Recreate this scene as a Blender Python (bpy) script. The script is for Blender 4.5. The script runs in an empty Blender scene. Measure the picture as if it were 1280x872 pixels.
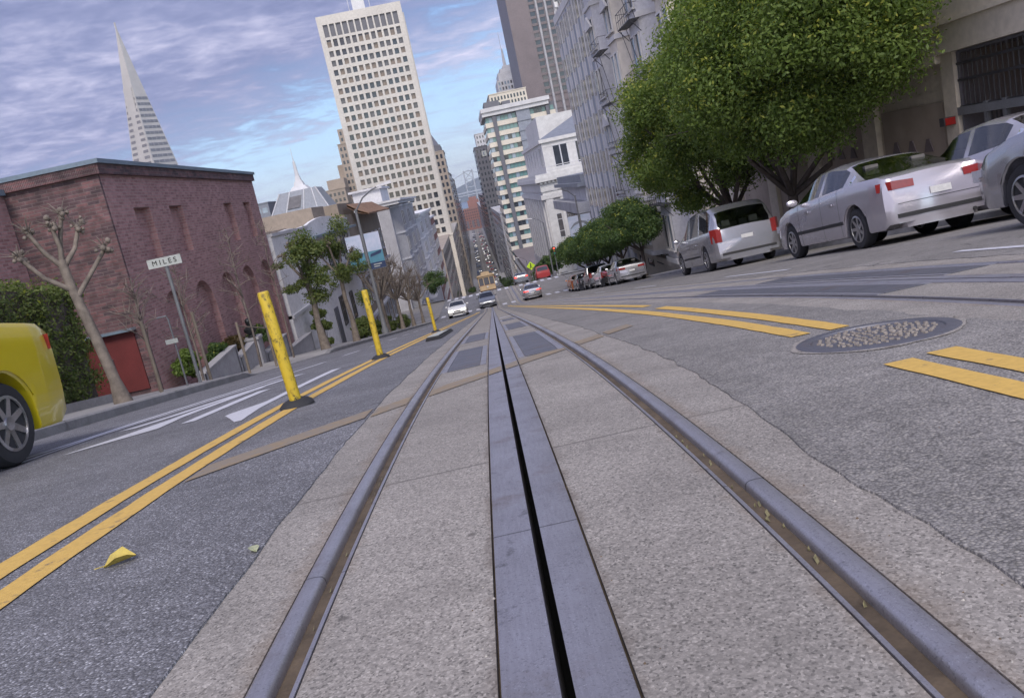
import bpy, math, random
import numpy as np
from mathutils import Vector, Matrix
random.seed(7); RNG = np.random.default_rng(7)
scene = bpy.context.scene
COL = scene.collection
PI = math.pi

# ------------------------------------------------------------------ helpers
class MB:
    def __init__(s): s.v=[]; s.f=[]; s.m=[]
    def add(s, vs, fs, m=0):
        b=len(s.v); s.v.extend(tuple(map(float,q)) for q in vs)
        for f in fs: s.f.append(tuple(b+i for i in f)); s.m.append(m)
    def box(s,x0,x1,y0,y1,z0,z1,m=0):
        x0,x1=min(x0,x1),max(x0,x1); y0,y1=min(y0,y1),max(y0,y1); z0,z1=min(z0,z1),max(z0,z1)
        s.add([(x0,y0,z0),(x1,y0,z0),(x1,y1,z0),(x0,y1,z0),(x0,y0,z1),(x1,y0,z1),(x1,y1,z1),(x0,y1,z1)],
              [(0,3,2,1),(4,5,6,7),(0,1,5,4),(1,2,6,5),(2,3,7,6),(3,0,4,7)],m)
    # a box in a facade's own frame: a along the wall, z up, o outward
    def fb(s,face,pl,a0,a1,z0,z1,o0,o1,m=0):
        if face=='-Y': s.box(a0,a1,pl-o1,pl-o0,z0,z1,m)
        elif face=='+Y': s.box(a0,a1,pl+o0,pl+o1,z0,z1,m)
        elif face=='+X': s.box(pl+o0,pl+o1,a0,a1,z0,z1,m)
        else: s.box(pl-o1,pl-o0,a0,a1,z0,z1,m)
    def prism(s,poly,lo,hi,axis,m=0):
        n=len(poly)
        def P(p,t): return (t,p[0],p[1]) if axis=='x' else ((p[0],t,p[1]) if axis=='y' else (p[0],p[1],t))
        vs=[P(p,lo) for p in poly]+[P(p,hi) for p in poly]
        s.add(vs,[tuple(range(n))[::-1],tuple(range(n,2*n))]+[(i,(i+1)%n,n+(i+1)%n,n+i) for i in range(n)],m)
    def tube(s,pts,rad,n=8,m=0):
        pts=[Vector(p) for p in pts]; k=len(pts)
        if not hasattr(rad,'__len__'): rad=[rad]*k
        vs=[]; ref=None
        for i in range(k):
            t=(pts[min(i+1,k-1)]-pts[max(i-1,0)])
            if t.length<1e-9: t=Vector((0,0,1))
            t.normalize()
            if ref is None:
                ref=Vector((1,0,0)) if abs(t.x)<.8 else Vector((0,1,0))
            u=(ref-t*ref.dot(t)); 
            if u.length<1e-6: u=t.orthogonal()
            u.normalize(); ref=u; w=t.cross(u)
            for j in range(n):
                a=2*PI*j/n; vs.append(pts[i]+u*(math.cos(a)*rad[i])+w*(math.sin(a)*rad[i]))
        fs=[(i*n+j,i*n+(j+1)%n,(i+1)*n+(j+1)%n,(i+1)*n+j) for i in range(k-1) for j in range(n)]
        fs+=[tuple(range(n))[::-1],tuple((k-1)*n+j for j in range(n))]
        s.add(vs,fs,m)
    def lathe(s,prof,c=(0,0,0),n=16,axis='z',m=0):
        vs=[]
        for r,h in prof:
            for j in range(n):
                a=2*PI*j/n; p=(r*math.cos(a),r*math.sin(a),h)
                if axis=='x': p=(p[2],p[0],p[1])
                elif axis=='y': p=(p[0],p[2],p[1])
                vs.append((p[0]+c[0],p[1]+c[1],p[2]+c[2]))
        k=len(prof)
        fs=[(i*n+j,i*n+(j+1)%n,(i+1)*n+(j+1)%n,(i+1)*n+j) for i in range(k-1) for j in range(n)]
        fs+=[tuple(range(n))[::-1],tuple((k-1)*n+j for j in range(n))]
        s.add(vs,fs,m)
    def sweep(s,pts,ys,m=0,zf=None,closed=False,jit=None):
        zf=zf or G; k=len(pts); b=len(s.v); n=len(ys)
        for i,y in enumerate(ys):
            for j,(x,dz) in enumerate(pts):
                xx=x+(jit(j,y) if jit else 0)
                s.v.append((xx,y,zf(y)+dz))
        for i in range(n-1):
            for j in range(k if closed else k-1):
                j2=(j+1)%k
                s.f.append((b+i*k+j,b+i*k+j2,b+(i+1)*k+j2,b+(i+1)*k+j)); s.m.append(m)
        if closed:
            s.f.append(tuple(b+j for j in range(k))); s.m.append(m)
            s.f.append(tuple(b+(n-1)*k+j for j in range(k))[::-1]); s.m.append(m)
    def build(s,name,mats,parent=None,off=(0,0,0),smooth=None,fix=True):
        me=bpy.data.meshes.new(name)
        ox,oy,oz=off
        me.from_pydata([(x-ox,y-oy,z-oz) for x,y,z in s.v],[],s.f)
        if not isinstance(mats,(list,tuple)): mats=[mats]
        for q in mats: me.materials.append(q)
        if len(mats)>1: me.polygons.foreach_set('material_index',s.m)
        if fix and len(s.f)<60000:
            import bmesh
            bm=bmesh.new(); bm.from_mesh(me); bmesh.ops.recalc_face_normals(bm,faces=bm.faces[:]); bm.to_mesh(me); bm.free()
        if smooth is not None:
            me.shade_smooth(); me.set_sharp_from_angle(angle=math.radians(smooth))
        me.update()
        o=bpy.data.objects.new(name,me); COL.objects.link(o)
        if parent: o.parent=parent
        elif off!=(0,0,0): o.location=off
        return o

def islands(mb):
    key={}; par=list(range(len(mb.f)))
    def fd(i):
        while par[i]!=i: par[i]=par[par[i]]; i=par[i]
        return i
    for i,f in enumerate(mb.f):
        for v in f:
            k=tuple(round(c,3) for c in mb.v[v])
            if k in key: par[fd(i)]=fd(key[k])
            else: key[k]=i
    out={}
    for i,f in enumerate(mb.f): out.setdefault(fd(i),[]).append(i)
    res=[]
    for g in out.values():
        q=MB()
        for i in g: q.add([mb.v[v] for v in mb.f[i]],[tuple(range(len(mb.f[i])))],mb.m[i])
        res.append(q)
    return res
def tag(o,label=None,cat=None,group=None,kind=None):
    if label: o['label']=label
    if cat: o['category']=cat
    if group: o['group']=group
    if kind: o['kind']=kind
    return o
def thing(name,label,cat,loc=(0,0,0),rot=(0,0,0),group=None):
    o=bpy.data.objects.new(name,None); COL.objects.link(o)
    o.empty_display_size=.3; o.location=loc; o.rotation_euler=rot
    return tag(o,label,cat,group)
CH={}
def copy_tree(o,parent=None):
    c=o.copy(); COL.objects.link(c)
    if parent: c.parent=parent
    for ch in list(o.children): copy_tree(ch,c)
    return c

# ------------------------------------------------------------------ the ground's long profile (metres; camera eye at z = 0)
H0,S0,S1,LL=.7524,.00743,.14181,2.67352
PROF=[(70,None),(76,-11.10),(82,-11.72),(92,-12.12),(102,-12.55),(115,-14.75),(160,-21.9),(200,-28.3),(216,-28.95),(310,-42.),(326,-42.6),(430,-54.6),(490,-58.4),(560,-58.9),(1300,-60.),(2000,-60.)]
def G(y):
    if y<0: return -H0-S0*y
    if y<=70: return -H0-S1*y-(S0-S1)*LL*(1-math.exp(-y/LL))
    pz=G(70); py=70
    for (b,z) in PROF[1:]:
        if y<=b: return pz+(z-pz)*(y-py)/(b-py)
        py,pz=b,z
    return pz
def slope(y): return math.atan((G(y+1)-G(y-1))/2)
def frange(a,b,s):
    n=max(1,int(round((b-a)/s))); return [a+(b-a)*i/n for i in range(n)]
YS=frange(-7,.5,.5)+frange(.5,4.5,.05)+frange(4.5,11,.12)+frange(11,30,.5)+frange(30,70,2)+[70,73,76,79,82,87,92,97,102,107,115]
YFAR=[130,160,200,208,216,260,310,318,326,380,430,460,490,525,560,700,900,1100,1290]
YALL=YS+YFAR
def ysub(a,b,ref=YALL): return [a]+[y for y in ref if a+.005<y<b-.005]+[b]

# ------------------------------------------------------------------ materials
def newmat(name):
    m=bpy.data.materials.new(name); m.use_nodes=True; nt=m.node_tree
    return m,nt,nt.nodes['Principled BSDF']
def nd(nt,t,**k):
    n=nt.nodes.new(t)
    for a,b in k.items(): setattr(n,a,b)
    return n
def noise(nt,vec,scale,detail=4,rough=.55,dist=0.):
    n=nd(nt,'ShaderNodeTexNoise'); n.inputs['Scale'].default_value=scale; n.inputs['Detail'].default_value=detail
    n.inputs['Roughness'].default_value=rough; n.inputs['Distortion'].default_value=dist
    if vec: nt.links.new(vec,n.inputs['Vector'])
    return n.outputs['Fac']
def ramp(nt,fac,stops,interp='LINEAR'):
    r=nd(nt,'ShaderNodeValToRGB'); r.color_ramp.interpolation=interp
    el=r.color_ramp.elements
    while len(el)<len(stops): el.new(.5)
    for e,(p,c) in zip(el,stops):
        e.position=p; e.color=(c,c,c,1) if not hasattr(c,'__len__') else tuple(c)+(1,)
    nt.links.new(fac,r.inputs['Fac']); return r.outputs['Color']
def mix(nt,fac,a,b,mode='MIX'):
    n=nd(nt,'ShaderNodeMix',data_type='RGBA',blend_type=mode)
    for s,v in ((0,fac),(6,a),(7,b)):
        if hasattr(v,'is_linked') or hasattr(v,'links'): nt.links.new(v,n.inputs[s])
        elif hasattr(v,'__len__'): n.inputs[s].default_value=tuple(v)+(1,)
        else: n.inputs[s].default_value=v
    return n.outputs[2]
def math_(nt,op,a,b=None,c=None,clamp=False):
    n=nd(nt,'ShaderNodeMath',operation=op,use_clamp=clamp)
    for i,v in enumerate((a,b,c)):
        if v is None: continue
        if hasattr(v,'links'): nt.links.new(v,n.inputs[i])
        else: n.inputs[i].default_value=v
    return n.outputs[0]
def bump(nt,h,strength,dist,bsdf):
    b=nd(nt,'ShaderNodeBump'); b.inputs['Strength'].default_value=strength; b.inputs['Distance'].default_value=dist
    nt.links.new(h,b.inputs['Height']); nt.links.new(b.outputs[0],bsdf.inputs['Normal'])
def objv(nt): return nd(nt,'ShaderNodeTexCoord').outputs['Object']
def mat(name,col,rough=.7,metal=0.,var=.18,scale=1.5,bmp=0.,bscale=30.,col2=None,spec=None,coat=0.,fine=.1):
    m,nt,b=newmat(name); v=objv(nt)
    hi=col2 or tuple(min(1,c*(1+var)) for c in col); lo=col if col2 else tuple(c*(1-var) for c in col)
    n=noise(nt,v,scale,5,.6)
    c=mix(nt,ramp(nt,n,[(.3,0.),(.7,1.)]),lo,hi)
    if fine:
        n2=noise(nt,v,scale*14,3,.6); c=mix(nt,fine,c,mix(nt,n2,(.0,.0,.0),(2.,2.,2.)),'MULTIPLY') if False else mix(nt,ramp(nt,n2,[(.3,0.),(.7,1.)]),c,mix(nt,1.,c,(1-2*fine,)*3,'MULTIPLY'))
    nt.links.new(c,b.inputs['Base Color'])
    b.inputs['Roughness'].default_value=rough; b.inputs['Metallic'].default_value=metal
    if spec is not None: b.inputs['Specular IOR Level'].default_value=spec
    if coat: b.inputs['Coat Weight'].default_value=coat; b.inputs['Coat Roughness'].default_value=.05
    if bmp: bump(nt,noise(nt,v,bscale,4),bmp,.01,b)
    return m
def emis(name,col,st):
    m,nt,b=newmat(name); b.inputs['Base Color'].default_value=tuple(col)+(1,)
    b.inputs['Emission Color'].default_value=tuple(col)+(1,); b.inputs['Emission Strength'].default_value=st; return m
def glassmat(name,col,rough=.06,var=.3,scale=.6):
    m=mat(name,col,rough,0.,var,scale,fine=0); return m
def asphalt(name,base,fleck,cell,coarse,tint2):
    m,nt,b=newmat(name); v=objv(nt)
    vo=nd(nt,'ShaderNodeTexVoronoi'); vo.inputs['Scale'].default_value=cell; nt.links.new(v,vo.inputs['Vector'])
    sep=nd(nt,'ShaderNodeSeparateColor'); nt.links.new(vo.outputs['Color'],sep.inputs[0])
    r=ramp(nt,sep.outputs[0],[(0.,tuple(c*.6 for c in base)),(.35,tuple(c*.9 for c in base)),(.7,tuple(c*1.15 for c in base)),(.92,tint2),(1.,fleck)])
    edge=ramp(nt,vo.outputs['Distance'],[(.3,1.),(.8,.5)])
    c=mix(nt,1.,r,edge,'MULTIPLY')
    big=ramp(nt,noise(nt,v,.9,6,.65),[(.3,.78),(.72,1.25)])
    c=mix(nt,1.,c,big,'MULTIPLY')
    mid=ramp(nt,noise(nt,v,9.,4,.6),[(.3,.85),(.7,1.15)]); c=mix(nt,1.,c,mid,'MULTIPLY')
    ve=nd(nt,'ShaderNodeTexVoronoi',feature='DISTANCE_TO_EDGE'); ve.inputs['Scale'].default_value=.55
    wv=nd(nt,'ShaderNodeVectorMath',operation='ADD'); nz=nd(nt,'ShaderNodeTexNoise'); nz.inputs['Scale'].default_value=2.6; nz.inputs['Detail'].default_value=5; nt.links.new(v,nz.inputs['Vector'])
    nt.links.new(v,wv.inputs[0]); nt.links.new(nz.outputs['Color'],wv.inputs[1]); nt.links.new(wv.outputs[0],ve.inputs['Vector'])
    ck=math_(nt,'MULTIPLY',ramp(nt,ve.outputs['Distance'],[(.003,.75),(.012,0.)]),ramp(nt,noise(nt,v,.35,3),[(.5,0.),(.6,1.)]))
    c=mix(nt,ck,c,(.035,.033,.032))
    oil=ramp(nt,noise(nt,v,1.7,4,.6),[(.62,0.),(.8,.45)]); c=mix(nt,oil,c,tuple(q*.35 for q in base))
    nt.links.new(c,b.inputs['Base Color']); b.inputs['Roughness'].default_value=.78
    inv=math_(nt,'SUBTRACT',1.,vo.outputs['Distance'])
    bump(nt,inv,coarse,.006,b); return m
def concrete(name,base,rails=True):
    m,nt,b=newmat(name); v=objv(nt)
    vo=nd(nt,'ShaderNodeTexVoronoi'); vo.inputs['Scale'].default_value=210; nt.links.new(v,vo.inputs['Vector'])
    sep=nd(nt,'ShaderNodeSeparateColor'); nt.links.new(vo.outputs['Color'],sep.inputs[0])
    r=ramp(nt,sep.outputs[1],[(0.,tuple(c*.42 for c in base)),(.2,tuple(c*.84 for c in base)),(.8,tuple(c*1.06 for c in base)),(1.,tuple(min(1,c*1.4) for c in base))])
    f=ramp(nt,noise(nt,v,70.,6,.78),[(.34,.70),(.6,1.14)]); c=mix(nt,1.,r,f,'MULTIPLY')
    big=ramp(nt,noise(nt,v,1.6,6,.65),[(.3,.76),(.72,1.16)]); c=mix(nt,1.,c,big,'MULTIPLY')
    bl=ramp(nt,noise(nt,v,6.5,5,.7),[(.58,0.),(.75,.35)]); c=mix(nt,bl,c,(.12,.105,.09))
    gs=ramp(nt,noise(nt,v,2.3,6,.68),[(.57,0.),(.74,.5)]); c=mix(nt,gs,c,(.10,.09,.08))
    vs2=nd(nt,'ShaderNodeTexVoronoi'); vs2.inputs['Scale'].default_value=4.5; nt.links.new(v,vs2.inputs['Vector'])
    sp=ramp(nt,vs2.outputs['Distance'],[(.035,.7),(.07,0.)]); c=mix(nt,sp,c,(.07,.062,.055))
    sj=nd(nt,'ShaderNodeSeparateXYZ'); nt.links.new(v,sj.inputs[0])
    fr=math_(nt,'FRACT',math_(nt,'MULTIPLY_ADD',noise(nt,v,1.2,3),.02,math_(nt,'MULTIPLY',sj.outputs[1],.37)))
    jt=ramp(nt,fr,[(.0,.7),(.0045,.6),(.008,0.)]); c=mix(nt,jt,c,(.09,.08,.07))
    if rails:
        sx=nd(nt,'ShaderNodeSeparateXYZ'); nt.links.new(v,sx.inputs[0])
        ax=math_(nt,'ABSOLUTE',sx.outputs[0])
        d=math_(nt,'ABSOLUTE',math_(nt,'SUBTRACT',ax,.545))
        nz=noise(nt,v,7.,5,.7); d2=math_(nt,'MULTIPLY_ADD',nz,.16,d)
        st=ramp(nt,d2,[(.085,.6),(.115,.4),(.17,0.)]); c=mix(nt,st,c,(.18,.13,.085))
        d3=math_(nt,'ABSOLUTE',math_(nt,'SUBTRACT',ax,.106)); st2=ramp(nt,math_(nt,'MULTIPLY_ADD',nz,.1,d3),[(.045,.7),(.075,0.)]); c=mix(nt,st2,c,(.13,.105,.085))
    nt.links.new(c,b.inputs['Base Color']); b.inputs['Roughness'].default_value=.82
    bump(nt,noise(nt,v,140.,4,.7),.35,.004,b); return m
def paint(name,col,worn,under=(.075,.074,.08),lo=.45,hi=.62):
    m,nt,b=newmat(name); v=objv(nt)
    n=noise(nt,v,14.,8,.72); n2=noise(nt,v,2.2,4,.6)
    s=math_(nt,'MULTIPLY_ADD',n2,.35,n)
    k=ramp(nt,s,[(lo+worn,0.),(hi+worn,1.)])
    c=mix(nt,k,under,mix(nt,ramp(nt,noise(nt,v,40.,4),[(.3,0.),(.7,1.)]),tuple(q*.82 for q in col),col))
    nt.links.new(c,b.inputs['Base Color']); b.inputs['Roughness'].default_value=.7
    bump(nt,noise(nt,v,120.,3),.25,.004,b); return m
def steel(name,col,rough,streak=True,metal=.9):
    m,nt,b=newmat(name); v=objv(nt)
    mp=nd(nt,'ShaderNodeMapping'); mp.inputs['Scale'].default_value=(60,1.2,60); nt.links.new(v,mp.inputs[0])
    n=noise(nt,mp.outputs[0],2.,6,.7); n2=noise(nt,v,5.,5,.65); n3=noise(nt,v,160.,3,.7)
    k=math_(nt,'MULTIPLY_ADD',n2,.6,math_(nt,'MULTIPLY',n,.5))
    c=mix(nt,ramp(nt,k,[(.3,0.),(.75,1.)]),tuple(q*.62 for q in col),col)
    c=mix(nt,ramp(nt,n3,[(.54,0.),(.68,.6)]),c,tuple(q*.38 for q in col)); c=mix(nt,ramp(nt,noise(nt,v,230.,3,.8),[(.6,0.),(.7,.55)]),c,tuple(min(1,q*1.7) for q in col))
    c=mix(nt,ramp(nt,noise(nt,v,3.1,6,.7),[(.56,0.),(.72,.55)]),c,(.17,.115,.085))
    c=mix(nt,ramp(nt,noise(nt,v,9.,6,.75),[(.6,0.),(.7,.6)]),c,(.06,.058,.06))
    sy=nd(nt,'ShaderNodeSeparateXYZ'); nt.links.new(v,sy.inputs[0])
    fr=math_(nt,'FRACT',math_(nt,'MULTIPLY_ADD',sy.outputs[1],.41,.22)); c=mix(nt,ramp(nt,fr,[(0.,.9),(.0022,.9),(.0035,0.)]),c,(.02,.018,.016))
    nt.links.new(c,b.inputs['Base Color']); b.inputs['Metallic'].default_value=metal
    rr=ramp(nt,k,[(.3,rough+.15),(.75,rough)]); nt.links.new(rr,b.inputs['Roughness'])
    bump(nt,n3,.3,.003,b); return m
def brickmat(name,c1,c2,mortar,bw,bh,msz=.012,amp=1.,ns=3.3):
    m,nt,b=newmat(name); v=objv(nt)
    s=nd(nt,'ShaderNodeSeparateXYZ'); nt.links.new(v,s.inputs[0])
    ge=nd(nt,'ShaderNodeNewGeometry'); sn=nd(nt,'ShaderNodeSeparateXYZ'); nt.links.new(ge.outputs['True Normal'],sn.inputs[0])
    k=math_(nt,'GREATER_THAN',math_(nt,'ABSOLUTE',sn.outputs[0]),.5)
    a=nd(nt,'ShaderNodeMix',data_type='FLOAT'); nt.links.new(k,a.inputs[0]); nt.links.new(s.outputs[0],a.inputs[2]); nt.links.new(s.outputs[1],a.inputs[3])
    cb=nd(nt,'ShaderNodeCombineXYZ'); nt.links.new(a.outputs[0],cb.inputs[0]); nt.links.new(s.outputs[2],cb.inputs[1])
    br=nd(nt,'ShaderNodeTexBrick'); nt.links.new(cb.outputs[0],br.inputs['Vector'])
    br.inputs['Scale'].default_value=1.; br.inputs['Brick Width'].default_value=bw; br.inputs['Row Height'].default_value=bh
    br.inputs['Mortar Size'].default_value=msz; br.inputs['Bias'].default_value=-.1; br.inputs['Mortar Smooth'].default_value=.3
    br.inputs['Color1'].default_value=tuple(c1)+(1,); br.inputs['Color2'].default_value=tuple(c2)+(1,); br.inputs['Mortar'].default_value=tuple(mortar)+(1,)
    c=mix(nt,1.,br.outputs['Color'],ramp(nt,noise(nt,v,.7,5,.6),[(.3,1-.22*amp),(.7,1+.2*amp)]),'MULTIPLY')
    c=mix(nt,1.,c,ramp(nt,noise(nt,cb.outputs[0],ns,3,.6),[(.35,1-.32*amp),(.65,1+.25*amp)]),'MULTIPLY')
    nt.links.new(c,b.inputs['Base Color']); b.inputs['Roughness'].default_value=.85
    bump(nt,math_(nt,'SUBTRACT',1.,br.outputs['Fac']),.5,.01,b); return m
def leafmat(name,c1,c2,rough=.55):
    m,nt,b=newmat(name)
    ge=nd(nt,'ShaderNodeNewGeometry')
    c=mix(nt,ge.outputs['Random Per Island'],c1,c2)
    nt.links.new(c,b.inputs['Base Color']); b.inputs['Roughness'].default_value=rough
    b.inputs['Specular IOR Level'].default_value=.3
    tr=nd(nt,'ShaderNodeBsdfTranslucent'); nt.links.new(mix(nt,1.,c,(1.15,1.25,.6),'MULTIPLY'),tr.inputs['Color'])
    ms=nd(nt,'ShaderNodeMixShader'); ms.inputs[0].default_value=.42
    nt.links.new(b.outputs[0],ms.inputs[1]); nt.links.new(tr.outputs[0],ms.inputs[2])
    nt.links.new(ms.outputs[0],[q for q in nt.nodes if q.type=='OUTPUT_MATERIAL'][0].inputs['Surface'])
    return m

M={}
M['asph_l']=asphalt('asphalt_smooth',(.175,.172,.182),(.5,.5,.52),170,.5,(.28,.28,.30))
M['asph_r']=asphalt('asphalt_coarse',(.25,.235,.222),(.42,.39,.35),150,.4,(.31,.29,.26))
M['asph_far']=mat('asphalt_far',(.17,.17,.18),.8,var=.2,scale=.3)
M['conc']=concrete('track_concrete',(.295,.27,.242))
M['dirt']=mat('groove_dirt',(.105,.078,.052),.95,var=.4,scale=9,bmp=.4)
M['rail']=steel('rail_steel',(.47,.455,.48),.36,metal=.75)
M['plate']=steel('slot_steel',(.41,.40,.435),.46,metal=.7)
M['hatch']=steel('hatch_steel',(.19,.19,.215),.5,metal=.6)
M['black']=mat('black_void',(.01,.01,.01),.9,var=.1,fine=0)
M['ypaint']=paint('yellow_line_paint',(.64,.41,.10),-.025)
M['ypaint_old']=paint('faded_yellow_paint',(.29,.215,.13),.10,(.2,.185,.165),.38,.68)
M['wpaint']=paint('white_line_paint',(.58,.58,.62),-.04)
M['side']=mat('sidewalk_concrete',(.30,.29,.285),.85,var=.2,scale=.8,bmp=.3,bscale=60)
M['kerb']=mat('kerb_stone',(.24,.235,.235),.85,var=.25,scale=2,bmp=.3,bscale=40)
M['earth']=mat('ground_earth',(.14,.13,.12),.9,scale=.05)
M['brick_w']=brickmat('brick_shaded',(.155,.078,.08),(.06,.042,.05),(.13,.095,.095),.30,.085)  # west face of the brick, its shade put into a darker colour
M['brick_s']=brickmat('brick_lit',(.40,.222,.215),(.235,.118,.115),(.34,.235,.23),.26,.085,.014,.38,6.)  # same brick towards the street, its lighting put into a paler mauve
M['brick_far']=brickmat('brick_far',(.29,.13,.10),(.20,.09,.075),(.24,.15,.12),.6,.2)
M['cope']=mat('coping_metal',(.15,.2,.25),.5,var=.15)
M['reddoor']=mat('red_door_paint',(.13,.022,.022),.6,var=.2)
M['white']=mat('white_stucco',(.78,.77,.77),.8,var=.1,scale=.4,bmp=.15)
M['pyrstone']=mat('pyramid_concrete',(.42,.40,.385),.75,var=.08,scale=.1)
M['gridstone']=mat('tower_concrete',(.54,.51,.47),.75,var=.08,scale=.1)
M['white2']=mat('white_stone',(.58,.57,.56),.75,var=.08,scale=.1)
M['cream']=mat('cream_stone',(.64,.585,.50),.8,var=.1,scale=.15)
M['beige']=mat('garage_concrete',(.56,.50,.41),.85,var=.14,scale=.35,bmp=.15)
M['tan']=mat('tan_stucco',(.27,.225,.18),.85,var=.12,scale=.3)
M['grey']=mat('grey_stone',(.36,.355,.37),.8,var=.18,scale=.5)
M['lgrey']=mat('light_grey_stone',(.56,.555,.57),.8,var=.12,scale=.4)
M['dgrey']=mat('dark_grey_cladding',(.12,.12,.14),.6,var=.15)
M['brown']=mat('brown_granite',(.155,.125,.13),.5,var=.15,scale=.1)
M['tanstone']=mat('tan_stone',(.36,.30,.245),.8,var=.15,scale=.1)
M['spandrel']=mat('blue_grey_spandrel',(.23,.25,.30),.5,var=.15)
M['slate']=mat('slate_roof',(.20,.215,.25),.55,var=.15)
M['tile']=mat('brown_roof_tile',(.24,.14,.085),.8,var=.3,scale=2)
M['glass']=glassmat('dark_window_glass',(.035,.04,.05))
M['glass_b']=glassmat('window_with_brown_blind',(.16,.125,.10),.3)
M['glass_m']=glassmat('window_with_grey_blind',(.085,.08,.085),.2)
M['glass_g']=glassmat('green_window_glass',(.10,.19,.19),.1,.5,.15)
M['glass_s']=glassmat('sky_lit_glass',(.22,.28,.34),.08)
M['glass_y']=glassmat('distant_window_band',(.16,.155,.16))
M['frame']=mat('window_frame_paint',(.55,.56,.60),.6,var=.08)
M['dframe']=mat('dark_metal',(.045,.045,.05),.5,var=.2)
M['teal']=mat('teal_trim',(.05,.16,.17),.6)
M['yellow']=None
M['wood']=mat('stake_wood',(.20,.165,.13),.9,var=.25,scale=4)
M['bark']=mat('bark_grey',(.16,.13,.11),.9,var=.35,scale=5,bmp=.6,bscale=14)
M['bark_d']=mat('bark_dark',(.10,.08,.068),.9,var=.3,scale=5,bmp=.6,bscale=14)
M['plane']=mat('plane_tree_bark',(.175,.145,.12),.85,var=.4,scale=7,bmp=.4,bscale=14)
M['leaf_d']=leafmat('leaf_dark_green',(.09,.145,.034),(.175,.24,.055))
M['leaf_l']=leafmat('leaf_growth_highlight',(.19,.235,.045),(.34,.35,.065))  # new growth, with the yellow highlights of the crown tips painted in
M['leaf_m']=leafmat('leaf_mid_green',(.055,.105,.036),(.11,.165,.05))
M['leaf_h']=leafmat('leaf_hedge',(.075,.115,.036),(.19,.22,.07))
M['rubber']=mat('black_rubber',(.025,.025,.028),.8,var=.2)
M['chrome']=steel('wheel_metal',(.55,.55,.57),.25)
M['tail']=mat('tail_light_red',(.26,.02,.018),.25,var=.1,coat=.5)
M['lamp_on']=emis('headlight_lit',(1,.93,.8),3.)
M['tail_on']=emis('tail_light_lit',(1,.07,.05),.7)
M['lens']=mat('clear_lamp_lens',(.6,.6,.62),.15,var=.1,coat=.5)
M['plate_w']=mat('number_plate_white',(.6,.6,.6),.5,var=.05)
M['steelpole']=mat('pole_grey_paint',(.16,.165,.175),.55,var=.15)
M['bronze']=mat('bronze_dark',(.035,.04,.042),.45,.5,var=.3)
M['signwhite']=mat('sign_white',(.42,.44,.42),.5,var=.08)
M['letter']=mat('sign_letter_black',(.02,.02,.02),.6,var=.05,fine=0)
M['flyel']=mat('fluorescent_sign',(.55,.80,.03),.5,var=.05)
M['leafy']=mat('fallen_leaf_yellow',(.50,.38,.07),.6,var=.25,scale=30)
M['leafd']=mat('fallen_leaf_dry',(.20,.18,.09),.7,var=.5,scale=60)
M['leafp']=mat('fallen_leaf_pale',(.40,.42,.26),.6,var=.25,scale=30)
M['water']=mat('bay_water',(.10,.15,.21),.3,var=.1,scale=.002)
M['hill']=mat('hill_cover',(.10,.12,.11),.95,var=.2,scale=.004)
M['bridge']=mat('bridge_paint',(.33,.35,.38),.6,var=.05,scale=.01)
m,nt,b=newmat('bollard_yellow'); v=objv(nt)
mp=nd(nt,'ShaderNodeMapping'); mp.inputs['Scale'].default_value=(1,1,.5); nt.links.new(v,mp.inputs[0])
k=ramp(nt,noise(nt,mp.outputs[0],30.,7,.8),[(.50,0.),(.60,1.)])
k2=ramp(nt,noise(nt,mp.outputs[0],9.,4,.6),[(.36,0.),(.55,1.)])
c=mix(nt,math_(nt,'MULTIPLY',k,k2),(.52,.37,.028),(.05,.04,.02)); nt.links.new(c,b.inputs['Base Color']); b.inputs['Roughness'].default_value=.55; M['bollard']=m
def carpaint(name,col,metal=.5,rough=.3):
    m=mat(name,col,rough,metal,.05,.8,coat=.7,fine=.02); return m
M['silver']=carpaint('silver_car_paint',(.42,.42,.45),.75,.26); M['pearl']=carpaint('pearl_car_paint',(.50,.48,.52),.6,.26)
M['taxi']=carpaint('taxi_yellow_paint',(.58,.45,.015),.0); M['cgrey']=carpaint('grey_car_paint',(.16,.17,.19))
M['cblack']=carpaint('black_car_paint',(.025,.027,.032),.2); M['cwhite']=carpaint('white_car_paint',(.70,.70,.70),.0)
M['cred']=carpaint('red_car_paint',(.32,.03,.03),.1); M['cblue']=carpaint('blue_car_paint',(.06,.09,.17),.3)
M['corange']=carpaint('orange_car_paint',(.55,.17,.04),.0); M['cgreen']=carpaint('pale_green_car_paint',(.36,.43,.40),.3)
def carglass(name,tint,base):
    m,nt,b=newmat(name); nt.nodes.remove(b)
    t=nd(nt,'ShaderNodeBsdfTransparent'); t.inputs[0].default_value=tuple(tint)+(1,)
    g=nd(nt,'ShaderNodeBsdfGlossy'); g.inputs['Roughness'].default_value=.02; g.inputs[0].default_value=(.95,.95,.95,1)
    f=nd(nt,'ShaderNodeFresnel'); f.inputs[0].default_value=1.55
    k=math_(nt,'ADD',f.outputs[0],base,clamp=True); ms=nd(nt,'ShaderNodeMixShader'); nt.links.new(k,ms.inputs[0]); nt.links.new(t.outputs[0],ms.inputs[1]); nt.links.new(g.outputs[0],ms.inputs[2])
    nt.links.new(ms.outputs[0],[q for q in nt.nodes if q.type=='OUTPUT_MATERIAL'][0].inputs['Surface']); return m
M['cglass']=carglass('car_glass',(.42,.46,.45),.04); M['cglass_l']=carglass('car_glass_pale',(.55,.60,.58),.06)
M['cabin']=mat('cabin_trim',(.05,.05,.052),.8); M['seatfab']=mat('seat_fabric',(.12,.115,.11),.9,var=.25,scale=6)
M['trim']=mat('black_trim',(.02,.02,.022),.6,var=.1)
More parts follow.
